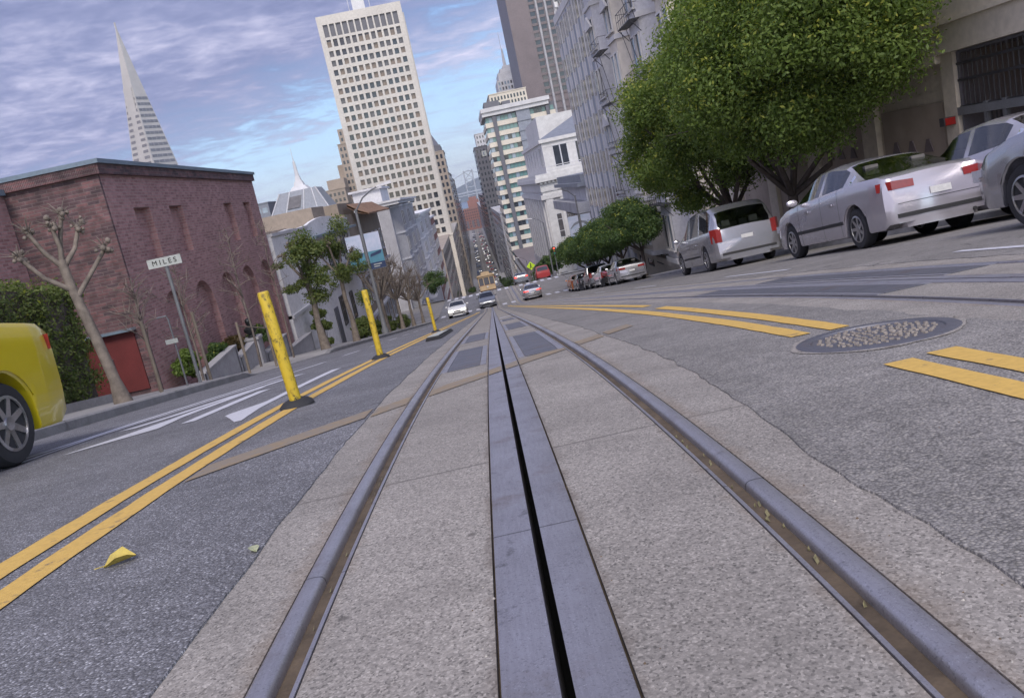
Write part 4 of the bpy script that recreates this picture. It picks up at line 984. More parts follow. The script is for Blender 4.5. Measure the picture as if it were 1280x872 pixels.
# pollarded plane tree by the kerb
def pollard(label,x,y,pts,knobs,r0,seed,twig=.28,green=None):
    z0=G(y)+.13; off=(x,y,z0); T=thing('plane_tree',label,'tree',off,group='bare street trees on the left pavement')
    r=random.Random(seed); mb=MB()
    P=[(x+a,y+b2,z0+h) for a,b2,h in pts]; k=len(P)
    mb.tube([(P[0][0],P[0][1],P[0][2]-.2)]+P,[r0*2.1,r0*1.75]+[r0*(1.08-.35*i/k) for i in range(1,k)],10)
    mb.build('trunk',M['plane'],T,off,60); top=Vector(P[-1])
    br=MB(); tw=MB()
    for a,b2,h,st in knobs:
        t=Vector((x+a,y+b2,z0+h)); s=Vector((x,y,z0))+Vector(st); L=(t-s).length
        m=s.lerp(t,.5)+Vector((r.uniform(-.06,.06),r.uniform(-.06,.06),-.05*L))
        br.tube([s,m,t.lerp(m,.15),t],[r0*.55,r0*.42,r0*.4,r0*.55],7)
        for q in range(9):
            o_=t+Vector((r.gauss(0,.055),r.gauss(0,.055),r.gauss(.02,.06))); u=r.uniform(.03,.062)*(r0/.11)
            br.lathe([(u*.3,-u),(u*.9,-u*.5),(u,0),(u*.8,u*.6),(u*.25,u)],tuple(o_),7)
        for q in range(16):
            d=Vector((r.gauss(0,.6),r.gauss(0,.6),r.uniform(.1,1.))).normalized()*twig*r.uniform(.3,1.2)
            tw.tube([t,t+d*.5+Vector((0,0,.02)),t+d],[.012,.008,.004],4)
    br.build('limb',M['plane'],T,off,60); tw.build('twigs',M['bark'],T,off)
    if green: leaves('crown',[M['leaf_h'],M['leaf_m']],green,8500,.105,T,off)
    return T
pollard('pollarded plane tree with knobbly fists, closest to us on the left pavement',-6.25,13.4,[(0,0,0),(-.03,0,.4),(-.12,.02,1.1),(-.2,.03,1.6),(-.28,.05,2.1),(-.32,.1,2.45)],
    [(-.78,-.2,2.6,(-.25,.03,1.95)),(-.62,-.05,2.95,(-.32,.08,2.35)),(-.2,.3,3.15,(-.32,.1,2.4)),(-.33,.15,2.98,(-.32,.1,2.4)),(.27,.4,2.5,(-.2,.03,1.85)),(-.05,.4,2.9,(-.3,.1,2.35))],.088,4)
def greenball(x,y,h,R,k,seed):
    z0=G(y)+.13; r=random.Random(seed); out=[]
    for i in range(k):
        s=r.uniform(.2,.5); out.append((x+r.gauss(0,.55)*R[0],y+r.gauss(0,.55)*R[1],z0+h+r.uniform(-1,1)*R[2]*(1 if i%3 else .6),s*r.uniform(.8,1.3),s,s*r.uniform(.6,1.1)))
    return out
pollard('street tree with dark ivy like foliage around its fork, before the stucco house',-6.3,30,[(0,0,0),(-.05,0,1.),(.0,0,1.9),(-.1,0,2.7)],[(-.8,.5,3.6,(-.1,0,2.6)),(.6,.2,3.5,(-.1,0,2.6)),(-.2,-.6,3.9,(-.1,0,2.6)),(.2,.8,3.7,(-.1,0,2.6))],.115,5,green=greenball(-6.35,30,3.0,(.75,.9,1.1),20,5))
pollard('street tree with loose yellowish green foliage beside the lamp post',-6.3,36.8,[(0,0,0),(.04,0,1.),(-.05,0,2.),(0,0,3.)],[(-.8,.4,4.2,(0,0,2.9)),(.7,.2,4.,(0,0,2.9)),(-.1,-.6,4.6,(0,0,2.9)),(.2,.8,4.4,(0,0,2.9))],.105,6,green=greenball(-6.3,36.8,3.7,(.8,.9,1.9),20,6))
for i,(y,lb) in enumerate(((49,'bare knobbly street tree just past the lamp post'),(57,'bare twiggy street tree, third past the ivy covered one'),(65,'bare twiggy street tree before the pagoda eave house'),(74,'last bare street tree before the side street'))):
    r=random.Random(50+i); kn=[]
    for q in range(16):
        a=r.uniform(0,2*PI); R=r.uniform(.3,1.8); kn.append((math.cos(a)*R,math.sin(a)*R,r.uniform(2.6,4.2),(0,0,2.1)))
    pollard(lb,-6.4,y,[(0,0,0),(.03,0,.8),(0,0,1.5),(.04,0,2.2)],kn,.105,60+i,twig=1.25)
# saplings tied to stakes
def bare_sapling(label,x,y,h,seed,spread=1.):
    z0=G(y)+.13; off=(x,y,z0); T=thing('sapling',label,'tree',off,group='saplings tied to stakes'); r=random.Random(seed)
    mb=MB(); pts=[(x+.02*math.sin(i),y+.02*i,z0+h*i/7) for i in range(8)]
    mb.tube(pts,[.035*(1-.11*i) for i in range(8)],6); mb.build('trunk',M['bark'],T,off,60)
    mb=MB()
    for i in range(26):
        t=r.uniform(.35,.98); s=Vector((x+.02*math.sin(t*7),y+.14*t,z0+h*t)); d=Vector((r.gauss(0,1)*spread,r.gauss(0,1)*spread,r.uniform(.3,1.3))).normalized()*r.uniform(.3,.85)*(1.25-t)*1.3
        e=s+d; m=s+d*.5+Vector((0,0,.05)); mb.tube([s,m,e],[.014,.009,.004],4)
        for q in range(3):
            e2=m.lerp(e,r.random()); mb.tube([e2,e2+Vector((r.gauss(0,.5),r.gauss(0,.5),r.uniform(.1,.8))).normalized()*.28],[.007,.003],3)
    mb.build('branches',M['bark'],T,off)
    return T
def stake(label,x,y,h,lean=(0,0)):
    z0=G(y)+.1; off=(x,y,z0); mb=MB(); mb.tube([(x,y,z0-.1),(x+lean[0],y+lean[1],z0+h)],.034,7)
    tag(mb.build('tree_stake',M['wood'],None,off,60),label,'stake','wooden tree stakes')
bare_sapling('thin bare sapling between stakes beside the street name sign',-6.75,16.1,2.3,71)
stake('left stake of the pair by the sapling next to the street name sign',-6.35,15.2,1.4); stake('thick stake just right of the street name sign pole',-6.05,17.0,1.5)
bare_sapling('thin bare sapling at the driveway, in front of the third arch',-6.9,18.9,2.6,72)
bare_sapling('tall bare sapling in front of the white stucco wall',-6.2,21.2,3.6,73,1.3)
stake('stake left of the tall sapling behind the first bollard',-6.25,20.3,1.25); stake('stake right of the tall sapling behind the first bollard',-6.0,21.9,1.3)
tag(part(None,(-6.2,20.5,G(20.5)),'stake_crossbar',M['wood'],lambda mb: mb.tube([(-6.25,20.3,G(20.3)+1.25),(-6.,21.9,G(21.9)+1.1)],.02,5)),'thin wooden crossbar tying two stakes behind the first bollard','crossbar')
bare_sapling('bare young tree by the left kerb between ivy tree and bollard',-6.4,25.5,4.2,74,1.3)
# shrubs
def shrub(label,x,y,h,R,seed,mats=None,n=4200,size=.09,group='shrubs along the brick building'):
    z0=G(y)+h; off=(x,y,z0); T=thing('shrub',label,'shrub',off,group=group); r=random.Random(seed); mb=MB()
    for i in range(7): mb.tube([(x,y,z0-.1),(x+r.uniform(-.6,.6)*R[0],y+r.uniform(-.6,.6)*R[1],z0+R[2]*1.1)],[.02,.006],4)
    mb.build('stems',M['bark_d'],T,off)
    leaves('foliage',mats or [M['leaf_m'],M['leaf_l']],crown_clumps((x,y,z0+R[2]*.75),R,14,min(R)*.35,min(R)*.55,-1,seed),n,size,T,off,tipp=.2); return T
shrub('dark low shrub at the corner arch behind the sign',-8.6,22.8,.3,(.4,.9,.45),81,[M['leaf_d']])
shrub('dark green shrub in the planter before the second arch',-8.6,25.2,.55,(.4,1.,.42),82)
shrub('brownish dry shrub beside the bust plinth',-8.6,26.9,.6,(.4,.75,.42),83,[leafmat('leaf_dry',(.10,.075,.035),(.17,.12,.06))])
shrub('round green shrub right of the bust',-8.5,29.6,.75,(.45,1.2,.5),84)
shrub('tall leafy climber beside the stucco house door',-8.2,39.5,.2,(.5,1.2,1.3),85,[M['leaf_h']],size=.14)
for i,(y,lb) in enumerate(((47,'leafy bush at the foot of the knobbly tree'),(51.5,'second leafy bush beyond the lamp post'),(60,'dark bush in front of the pagoda eave house'),(69,'farthest dark bush on the left pavement'))):
    shrub(lb,-7.6,y,.13,(.7,1.2,.8),90+i,[M['leaf_h']],3000,.16,'bushes on the left pavement')
# stepped planter walls, plinth and bust
def planter(y0,y1,h0,h1,label):
    off=(-8.15,y0,G(y0)); mb=MB(); ys=ysub(y0,y1)
    def tp(y): return G(y)+.13+h0+(h1-h0)*(y-y0)/(y1-y0)
    b0=len(mb.v)
    for y in ys: mb.v+=[(-8.3,y,G(y)-.1),(-8.1,y,G(y)-.1),(-8.1,y,tp(y)),(-8.3,y,tp(y))]
    for i in range(len(ys)-1):
        for k in range(4): mb.f.append((b0+4*i+k,b0+4*i+(k+1)%4,b0+4*i+4+(k+1)%4,b0+4*i+4+k)); mb.m.append(0)
    mb.sweep([(-8.34,0),(-8.06,0),(-8.06,.05),(-8.34,.05)],ys,0,zf=tp,closed=True)
    for y in (y0,y1): mb.box(-8.3,-8.1,y-.08,y+.08,G(y),G(y)+.12+(h0 if y==y0 else h1))
    tag(mb.build('planter_wall',M['grey'],None,off),label,'wall','pale stepped planter walls')
planter(22.4,25.6,.12,.75,'low end of the pale planter wall, rising behind the sapling stakes')
planter(25.8,28.6,.35,1.0,'middle pale planter wall below the bust')
planter(28.8,32.,.3,.9,'third pale planter wall right of the bust')
planter(32.3,36.3,.3,.8,'last pale planter wall, before the stucco house')
off=(-8.2,27.9,G(27.9)); tag(part(None,off,'plinth',M['grey'],lambda mb: [mb.box(-8.42,-7.98,27.68,28.12,G(28.2),G(27.9)+1.02),mb.box(-8.48,-7.92,27.62,28.18,G(27.9)+1.02,G(27.9)+1.1)]),'small pale stone plinth under the dark bust','plinth')
zz=G(27.9)+1.1; mb=MB()
mb.lathe([(.13,0),(.15,.04),(.09,.1),(.2,.2),(.22,.3),(.13,.36),(.075,.4),(.085,.46),(.11,.53),(.1,.6),(.05,.66)],(-8.2,27.9,zz),12)
mb.lathe([(.02,-.04),(.03,0),(.02,.05)],(-8.1,27.86,zz+.5),6)
tag(mb.build('bust',M['bronze'],None,(-8.2,27.9,zz),60),'small dark bronze bust on its stone plinth by the arches','statue')

# ------------------------------------------------------------------ street furniture
def bollard(label,x,y,h,lean):
    T=thing('bollard',label,'bollard',(x,y,G(y)+.0095),(lean[0],lean[1],0),'yellow lane posts on the double line')
    mb=MB(); n=10
    mb.tube([(0,0,.02),(0,0,.1),(0,0,h*.5),(0,0,h-.015),(0,0,h)],[.045,.044,.043,.043,.038],14); mb.build('post',M['bollard'],T,smooth=40)
    mb=MB(); mb.lathe([(.135,0),(.13,.016),(.095,.045),(.065,.056),(.046,.055)],(0,0,0),10); mb.build('base',M['rubber'],T,smooth=30)
bollard('scuffed yellow lane post, the tallest and closest one',-1.56,5.98,.88,(.02,-.025))
bollard('scuffed yellow lane post, second along the double line',-1.66,11.3,.98,(0,.0))
bollard('scuffed yellow lane post, small and farthest along the double line',-1.64,22.2,.98,(.0,-.02))
# flattened rubber lane kerb
off=(-1.2,16.5,G(16.5)); T=thing('lane_kerb','broken black and pale rubber lane kerb lying past the second post','lane kerb',off)
part(T,off,'rubber_body',M['rubber'],lambda mb: mb.sweep([(-1.3,.01),(-1.27,.07),(-1.05,.07),(-1.0,.01)],ysub(14.6,19.2),0,closed=True))
part(T,off,'pale_pad',M['signwhite'],lambda mb: [mb.sweep([(-1.26,.072),(-1.06,.072),(-1.04,.082),(-1.28,.082)],ysub(a,a+.9),0,closed=True) for a in (14.8,16.0,17.2)])
def textobj(s,size,name='lettering',ext=.004,align='CENTER'):
    cu=bpy.data.curves.new(name,'FONT'); cu.body=s; cu.size=size; cu.align_x=align; cu.align_y='CENTER'; cu.extrude=ext
    o=bpy.data.objects.new(name,cu); COL.objects.link(o); dg=bpy.context.evaluated_depsgraph_get()
    me=bpy.data.meshes.new_from_object(o.evaluated_get(dg)); bpy.data.objects.remove(o); bpy.data.curves.remove(cu)
    o=bpy.data.objects.new(name,me); COL.objects.link(o); return o
# street name sign
xs,ys_=-6.04,16.35; z0=G(ys_)+.13
T=thing('street_sign','white street name plate MILES on a dark pole before the brick building','street sign',(xs,ys_,z0))
mb=MB(); mb.tube([(0,0,-.1),(0,0,2.44)],.036,8); mb.build('pole',M['steelpole'],T,smooth=50)
mb=MB(); mb.box(-.33,.33,-.045,-.02,2.40,2.58); p_=mb.build('name_plate',M['signwhite'],T)
t=textobj('M I L E S',.135); t.parent=p_; t.data.materials.append(M['letter']); t.rotation_euler=(PI/2,0,0); t.location=(.0,-.048,2.49); t.scale=(1.0,1,1)
xs,ys_=-6.15,15.95; z0=G(ys_)+.13
T=thing('small_post_sign','little white plate on a thin post with a hooked top, beside the street name sign','sign',(xs,ys_,z0))
mb=MB(); mb.tube([(0,0,-.1),(0,0,1.35),(-.02,0,1.42),(-.2,0,1.42)],.018,6); mb.build('post',M['steelpole'],T,smooth=50)
mb=MB(); mb.box(-.16,.08,-.035,-.02,.88,.97); mb.build('plate',M['signwhite'],T)
# lamp posts
def lamp(label,x,y,h,arm,head,group='street lamps'):
    z0=G(y)+.13; T=thing('street_lamp',label,'street lamp',(x,y,z0),group=group)
    mb=MB(); mb.lathe([(.2,0),(.2,.25),(.13,.4),(.11,1.2)],(0,0,0),10); mb.tube([(0,0,1.1),(0,0,h)],[.105,.07],10); mb.build('pole',M['steelpole'],T,smooth=40)
    mb=MB(); mb.tube([(0,0,h-.1),(arm*.35,-.1*abs(arm),h+.5),(arm*.75,-.2*abs(arm),h+.82),(arm,-.25*abs(arm),h+.9)],.04,6); mb.build('arm',M['steelpole'],T,smooth=40)
    mb=MB(); s=1 if arm>0 else -1; a=arm; mb.add([(a-s*.1,-.25*abs(a)-.14,h+.87),(a+s*.75,-.25*abs(a)-.22,h+.93),(a+s*.75,-.25*abs(a)+.02,h+.93),(a-s*.1,-.25*abs(a)+.08,h+.87),(a-s*.1,-.25*abs(a)-.12,h+.97),(a+s*.7,-.25*abs(a)-.18,h+1.08),(a+s*.7,-.25*abs(a)-.02,h+1.08),(a-s*.1,-.25*abs(a)+.06,h+.97)],[(0,1,2,3),(4,7,6,5),(0,4,5,1),(1,5,6,2),(2,6,7,3),(3,7,4,0)]); mb.build('lamp_head',M['lgrey'],T)
    return T
lamp('grey street lamp with a curved arm over the left lanes, carrying two blue picture banners',-6.0,44.6,6.9,1.5,1)
lamp('slim street lamp by the ficus row, carrying two white banners',9.75,77,8.6,-1.6,1)
lamp('thin street lamp across the side street on the right',9.75,118,8.5,-1.6,1)
def banner(label,x0,x1,y,z0,z1,fn):
    off=((x0+x1)/2,y,z0); T=thing('banner',label,'banner',off,group='banners on the lamp posts')
    part(T,off,'cloth',M['signwhite'] ,lambda mb: mb.box(x0,x1,y-.012,y+.012,z0,z1)); fn(T,off,x0,x1,y,z0,z1)
    part(T,off,'rod',M['steelpole'],lambda mb: [mb.tube([(x0-.03,y,z),(x1+.03,y,z)],.018,6) for z in (z0,z1)]); return T
bsky=mat('banner_sky',(.30,.38,.50),.7,scale=1.5,fine=0,col2=(.52,.53,.64)); bsea=mat('banner_sea',(.07,.20,.27),.7,scale=2,fine=0); bnavy=mat('banner_navy',(.02,.035,.09),.7,fine=0)
def pic(T,off,x0,x1,y,z0,z1):
    w=x1-x0;h=z1-z0; yy=y-.012
    part(T,off,'picture',[bsky,bsea,bnavy,M['signwhite']],lambda mb: [mb.box(x0,x1,yy-.002,yy,z0+.5*h,z1,0),mb.prism([(x0,z0+.18*h),(x1,z0+.18*h),(x1,z0+.5*h),(x0,z0+.5*h)],yy-.002,yy,'y',1),
       mb.prism([(x0+w*.1,z0+.34*h),(x0+w*.85,z0+.40*h),(x0+w*.95,z0+.5*h),(x0+w*.15,z0+.42*h)],yy-.004,yy-.0021,'y',2),mb.box(x0,x1,yy-.002,yy,z0,z0+.18*h,2),mb.box(x0+w*.2,x0+w*.75,yy-.004,yy-.0021,z0+.11*h,z0+.135*h,3),mb.box(x0+w*.2,x0+w*.6,yy-.004,yy-.0021,z0+.05*h,z0+.075*h,3)])
banner('blue seascape banner, left of the two on the lamp post',-6.92,-6.1,44.55,-3.0,-1.05,pic)
banner('blue seascape banner, right of the two on the lamp post',-5.9,-5.1,44.55,-3.0,-1.05,pic)
def pic2(T,off,x0,x1,y,z0,z1):
    w=x1-x0;h=z1-z0; yy=y-.012; fl=-1 if x0<9.6 else 1
    def c(t): return x0+w*t if fl>0 else x1-w*t
    part(T,off,'picture',[bsky,M['slate'],bsea],lambda mb: [mb.box(x0,x1,yy-.002,yy,z0,z1,0),mb.prism([(c(0),z0+.62*h),(c(.5),z0+.55*h),(c(.9),z0+.4*h),(c(.9),z0+.46*h),(c(.5),z0+.66*h),(c(0),z0+.74*h)],yy-.005,yy-.0022,'y',1),mb.box(min(c(.2),c(.8)),max(c(.2),c(.8)),yy-.005,yy-.0022,z0+.16*h,z0+.21*h,1),mb.box(x0,x1,yy-.005,yy-.0022,z0,z0+.06*h,2)])
banner('white banner with a grey arch, left of the two by the ficus row',8.66,9.63,76.9,-6.3,-4.3,pic2)
banner('white banner with a grey arch, right of the two by the ficus row',9.87,10.8,76.9,-6.3,-4.3,pic2)
# pedestrian warning diamond
y=150; x=8.55; z0=-15.6; off=(x,y,G(y))
T=thing('warning_sign','fluorescent yellow green diamond sign with a dark walking figure','road sign',off)
part(T,off,'pole',M['steelpole'],lambda mb: mb.tube([(x,y,G(y)),(x,y,z0+.9)],.05,6))
d=part(T,off,'diamond',M['flyel'],lambda mb: mb.prism([(x-.8,z0),(x,z0-.8),(x+.8,z0),(x,z0+.8)],y-.09,y-.06,'y'))
part(d,off,'symbol',M['letter'],lambda mb: [mb.prism([(x-.1,z0+.2),(x+.12,z0+.22),(x+.08,z0-.12),(x+.26,z0-.5),(x+.14,z0-.5),(x,z0-.2),(x-.2,z0-.5),(x-.32,z0-.48),(x-.1,z0-.1)],y-.1,y-.0905,'y'),mb.lathe([(.02,-.01),(.12,-.005),(.12,.005),(.02,.01)],(x,y-.095,z0+.38),8,'y')])
# traffic lights at the side street
def signal(label,x,y,lit,group='traffic lights'):
    z0=G(y)+.13; T=thing('traffic_light',label,'traffic light',(x,y,z0),group=group)
    mb=MB(); mb.tube([(0,0,0),(0,0,3.6)],.06,8); mb.build('pole',M['steelpole'],T)
    mb=MB(); mb.box(-.17,.17,-.3,-.06,2.6,3.55); hd=mb.build('housing',M['trim'],T)
    for i,(nm,c) in enumerate((('red',(1,.06,.03)),('amber',(.25,.16,.02)),('green',(.02,.2,.1)))):
        mb=MB(); mb.lathe([(.1,-.02),(.1,0),(.02,.01)],(0,-.31,3.38-.3*i),10,'y'); mb.build('lens',emis('signal_'+nm,c,2.5 if nm==lit else .05),hd)
signal('traffic light on the right kerb at the side street, red lit',9.0,101.5,'red')
# manhole cover
yc,xc=3.42,1.62; off=(xc,yc,G(yc)+.008); sl=slope(yc)
T=thing('manhole_cover','round iron manhole cover with raised pebble pattern between yellow lines','manhole cover',(xc,yc,G(yc)+.005),(sl,0,0))
mb=MB(); mb.lathe([(.335,-.03),(.335,.004),(.325,.009),(.275,.009),(.27,.0)],(0,0,0),56); mb.build('frame_ring',M['hatch'],T,smooth=30)
mb=MB(); mb.lathe([(.268,-.02),(.268,.002),(.25,.003),(.02,.003)],(0,0,0),48)
r=random.Random(9); pts=[]; tries=0
while len(pts)<150 and tries<9000:
    tries+=1; a=r.uniform(0,2*PI); q=.238*math.sqrt(r.random()); x,y=q*math.cos(a),q*math.sin(a)
    if abs(x)<.014 or abs(y)<.014 or abs(q-.12)<.012: continue
    if all((x-u)**2+(y-w)**2>.0278**2 for u,w in pts): pts.append((x,y))
cv=mb.build('cover',M['hatch'],T,smooth=30)
mb=MB()
for x,y in pts:
    k=5; a0=r.uniform(0,6); R=.0095*r.uniform(.8,1.1); ring=[(x+R*r.uniform(.8,1.2)*math.cos(a0+2*PI*i/k),y+R*r.uniform(.8,1.2)*math.sin(a0+2*PI*i/k)) for i in range(k)]
    mb.prism(ring,.003,.010,'z')
for i in range(22):
    a=2*PI*i/22+.05; 
    if i%4: mb.box(.12*math.cos(a)-.006,.12*math.cos(a)+.006,.12*math.sin(a)-.006,.12*math.sin(a)+.006,.003,.009)
pb=mat('worn_pebble_iron',(.33,.29,.25),.6,.2,var=.3,scale=20); mb.build('raised_pattern',pb,cv)
ring=MB(); n=40
jm=jag(33,.03); vs=[]
for i in range(n):
    a=2*PI*i/n; rr=.345+.03*abs(math.sin(3.1*a+1))*abs(math.sin(a*1.7))+(.05 if -.3<a-PI*.1<.5 else 0)
    vs+= [(.333*math.cos(a),.333*math.sin(a),.0035),(rr*math.cos(a),rr*math.sin(a),.0028)]
ring.add(vs,[(2*i,2*i+1,(2*i+3)%(2*n),(2*i+2)%(2*n)) for i in range(n)]); ring.build('mortar_collar',M['conc'],T)
# fallen leaves
def leaf(label,x,y,sz,m,rot,fold=.35):
    z0=G(y)+.011; T=MB(); 
    pts=[(0,-.5,0),(.32,-.1,fold*.5),(.3,.25,fold*.45),(.05,.5,.05),(-.05,.5,.05),(-.28,.2,fold*.7),(-.22,-.2,fold*.5)]
    c,s=math.cos(rot),math.sin(rot)
    P=[(x+sz*(a*c-b2*s),y+sz*(a*s+b2*c),z0+sz*h) for a,b2,h in pts]; Pm=[(x,y,z0+.002)]
    lo=[(q[0],q[1],q[2]-.0015) for q in P]
    T.add(P+Pm,[(0,1,7),(1,2,7),(2,3,7),(3,4,7),(4,5,7),(5,6,7),(6,0,7)]); T.add(lo+[(x,y,z0+.0005)],[(1,0,7),(2,1,7),(3,2,7),(4,3,7),(5,4,7),(6,5,7),(0,6,7)])
    T.tube([(x,y,z0+.003),(x+sz*.75*s,y-sz*.75*c,z0+.006)],.0016,5)
    tag(T.build('fallen_leaf',m,None,(x,y,z0),fix=False),label,'leaf')
leaf('folded yellow leaf lying on the asphalt beside the double yellow line',-1.27,2.41,.095,M['leafy'],-1.1,.55)
leaf('small pale green leaf on the asphalt near the concrete edge',-.80,2.23,.05,M['leafp'],.5,.2)
mb=MB(); r=random.Random(17)
for i in range(16):
    y=r.uniform(.75,2.6); x=.512+r.uniform(-.012,.014); s=r.uniform(.003,.007); a=r.uniform(0,3)
    mb.add([(x-s*.5,y-s*2*math.cos(a),G(y)-.020),(x+s*.5,y-s,G(y)-.016),(x+s*.6,y+s*2,G(y)-.009),(x-s*.4,y+s*1.4,G(y)-.014)],[(0,1,2,3)])
    if i%2: x=-.512; mb.add([(x-s*.5,y+.4,G(y+.4)-.020),(x+s*.5,y+.4-s,G(y+.4)-.016),(x+s*.6,y+.4+s*1.6,G(y+.4)-.009)],[(0,1,2)])
tag(mb.build('leaf_litter',M['leafd'],None,(0,1.5,G(1.5)),fix=False),'scraps of dry leaf caught in the rail grooves','leaf litter',kind='stuff')

mb=MB(); r=random.Random(41)
for i in range(420):
    y=.8+5.5*r.random()**1.7; q=r.random()
    x=(r.choice((-1,1))*r.gauss(.63,.03) if q<.4 else r.choice((-1,1))*r.gauss(.135,.015) if q<.6 else r.uniform(.68,.95) if q<.8 else r.uniform(-1.5,1.7))
    if abs(abs(x)-.53)<.07 or abs(x)<.108: continue
    dz=.005 if (x<-.8 or x>.86) else .0; s=r.uniform(.0015,.0045); z=G(y)+dz
    a=r.uniform(0,3); p=[(x+s*math.cos(a+k*1.26)*r.uniform(.7,1.3),y+s*math.sin(a+k*1.26)*r.uniform(.7,1.3)) for k in range(5)]
    mb.add([(u,w_,z-.001) for u,w_ in p]+[(x+s*.2,y,z+s*r.uniform(.5,1.))],[(0,1,5),(1,2,5),(2,3,5),(3,4,5),(4,0,5)],r.randrange(3))
tag(mb.build('road_grit',[mat('grit_grey',(.2,.19,.18),.9),mat('grit_pale',(.42,.39,.35),.9),mat('grit_brown',(.12,.085,.055),.9)],None,(0,2,G(2)),fix=False),'loose grit and crumbs scattered along the rails and slot','grit',kind='stuff')
# ------------------------------------------------------------------ vehicles (front = +y in the car's own frame)
def lerpt(tab,y):
    if y<=tab[0][0]: return tab[0][1]
    for a,b in zip(tab,tab[1:]):
        if y<=b[0]: return a[1]+(b[1]-a[1])*(y-a[0])/(b[0]-a[0])
    return tab[-1][1]
SED=dict(L=4.8,W=1.80,deck=[(-2.40,.80),(-2.36,.97),(-2.2,1.03),(-1.5,1.06),(.95,1.0),(1.6,.95),(2.1,.84),(2.33,.70),(2.40,.52)],
  roof=[(-1.68,1.05),(-.95,1.38),(-.4,1.45),(.2,1.445),(.42,1.40),(1.12,1.0)],wid=[(-2.4,.80),(-2.32,.93),(-2.0,.985),(-1.2,1.),(1.3,1.),(2.0,.96),(2.3,.87),(2.4,.72)],
  pil=[(-1.30,-1.1),(-.22,-.1)],axle=(-1.40,1.42),wr=.325,sill=.22,rw=.70)
VAN=dict(L=4.9,W=1.92,deck=[(-2.45,.75),(-2.42,1.0),(-2.3,1.08),(1.2,1.05),(1.7,1.0),(2.15,.88),(2.38,.72),(2.45,.52)],
  roof=[(-2.42,1.06),(-2.15,1.55),(-1.8,1.72),(-.8,1.76),(.1,1.73),(.42,1.66),(1.5,1.05)],wid=[(-2.45,.86),(-2.35,.96),(-2.0,1.),(1.3,1.),(2.0,.96),(2.35,.87),(2.45,.72)],
  pil=[(-2.35,-2.05),(-1.02,-.9),(.12,.24)],axle=(-1.45,1.5),wr=.34,sill=.22,rw=.78)
SUV=dict(VAN,W=1.86,L=4.6)
def wheel_parts(P,x,y,z,r,s,w=.2):
    wt=bpy.data.objects.new('wheel',wheel_mesh('t',r,w,s)); COL.objects.link(wt); wt.parent=P; wt.location=(x,y,z)
    rm=bpy.data.objects.new('rim',wheel_mesh('r',r,w,s)); COL.objects.link(rm); rm.parent=wt
WM={}
def wheel_mesh(k,r,w,s):
    key=(k,round(r,3),s)
    if key in WM: return WM[key]
    mb=MB()
    if k=='t':
        mb.lathe([(r*.60,-w/2+.02),(r*.72,-w/2),(r*.93,-w/2+.01),(r,-w/2+.045),(r,w/2-.045),(r*.93,w/2-.01),(r*.72,w/2),(r*.60,w/2-.02)],(0,0,0),28,'x'); o=mb.build('tyre',M['rubber'],smooth=40)
    else:
        o0=s*(w/2-.005)
        mb.lathe([(r*.66,o0-s*.03),(r*.66,o0),(r*.60,o0+s*.004),(r*.57,o0-s*.05),(.03,o0-s*.06)],(0,0,0),28,'x',1)
        mb.lathe([(r*.67,o0-s*.03),(r*.67,o0+s*.002),(r*.60,o0+s*.008),(r*.59,o0-s*.02)],(0,0,0),28,'x',0)
        mb.lathe([(r*.16,o0-s*.05),(r*.16,o0-s*.004),(.02,o0)],(0,0,0),14,'x',0)
        for i in range(7):
            a=2*PI*i/7; ca,sa=math.cos(a),math.sin(a)
            def pt(rr,tt,xx): return (xx,rr*ca-tt*sa,rr*sa+tt*ca)
            q=[pt(r*.12,-.03,o0-s*.045),pt(r*.12,.03,o0-s*.045),pt(r*.61,.022,o0-s*.03),pt(r*.61,-.022,o0-s*.03)]
            p=[(a_[0]+s*.03,a_[1],a_[2]) for a_ in q]
            mb.add(q+p,[(0,1,2,3),(4,7,6,5),(0,4,5,1),(1,5,6,2),(2,6,7,3),(3,7,4,0)],0)
        o=mb.build('rim',[M['chrome'],M['trim']],smooth=35)
    me=o.data; bpy.data.objects.remove(o); WM[key]=me; return me
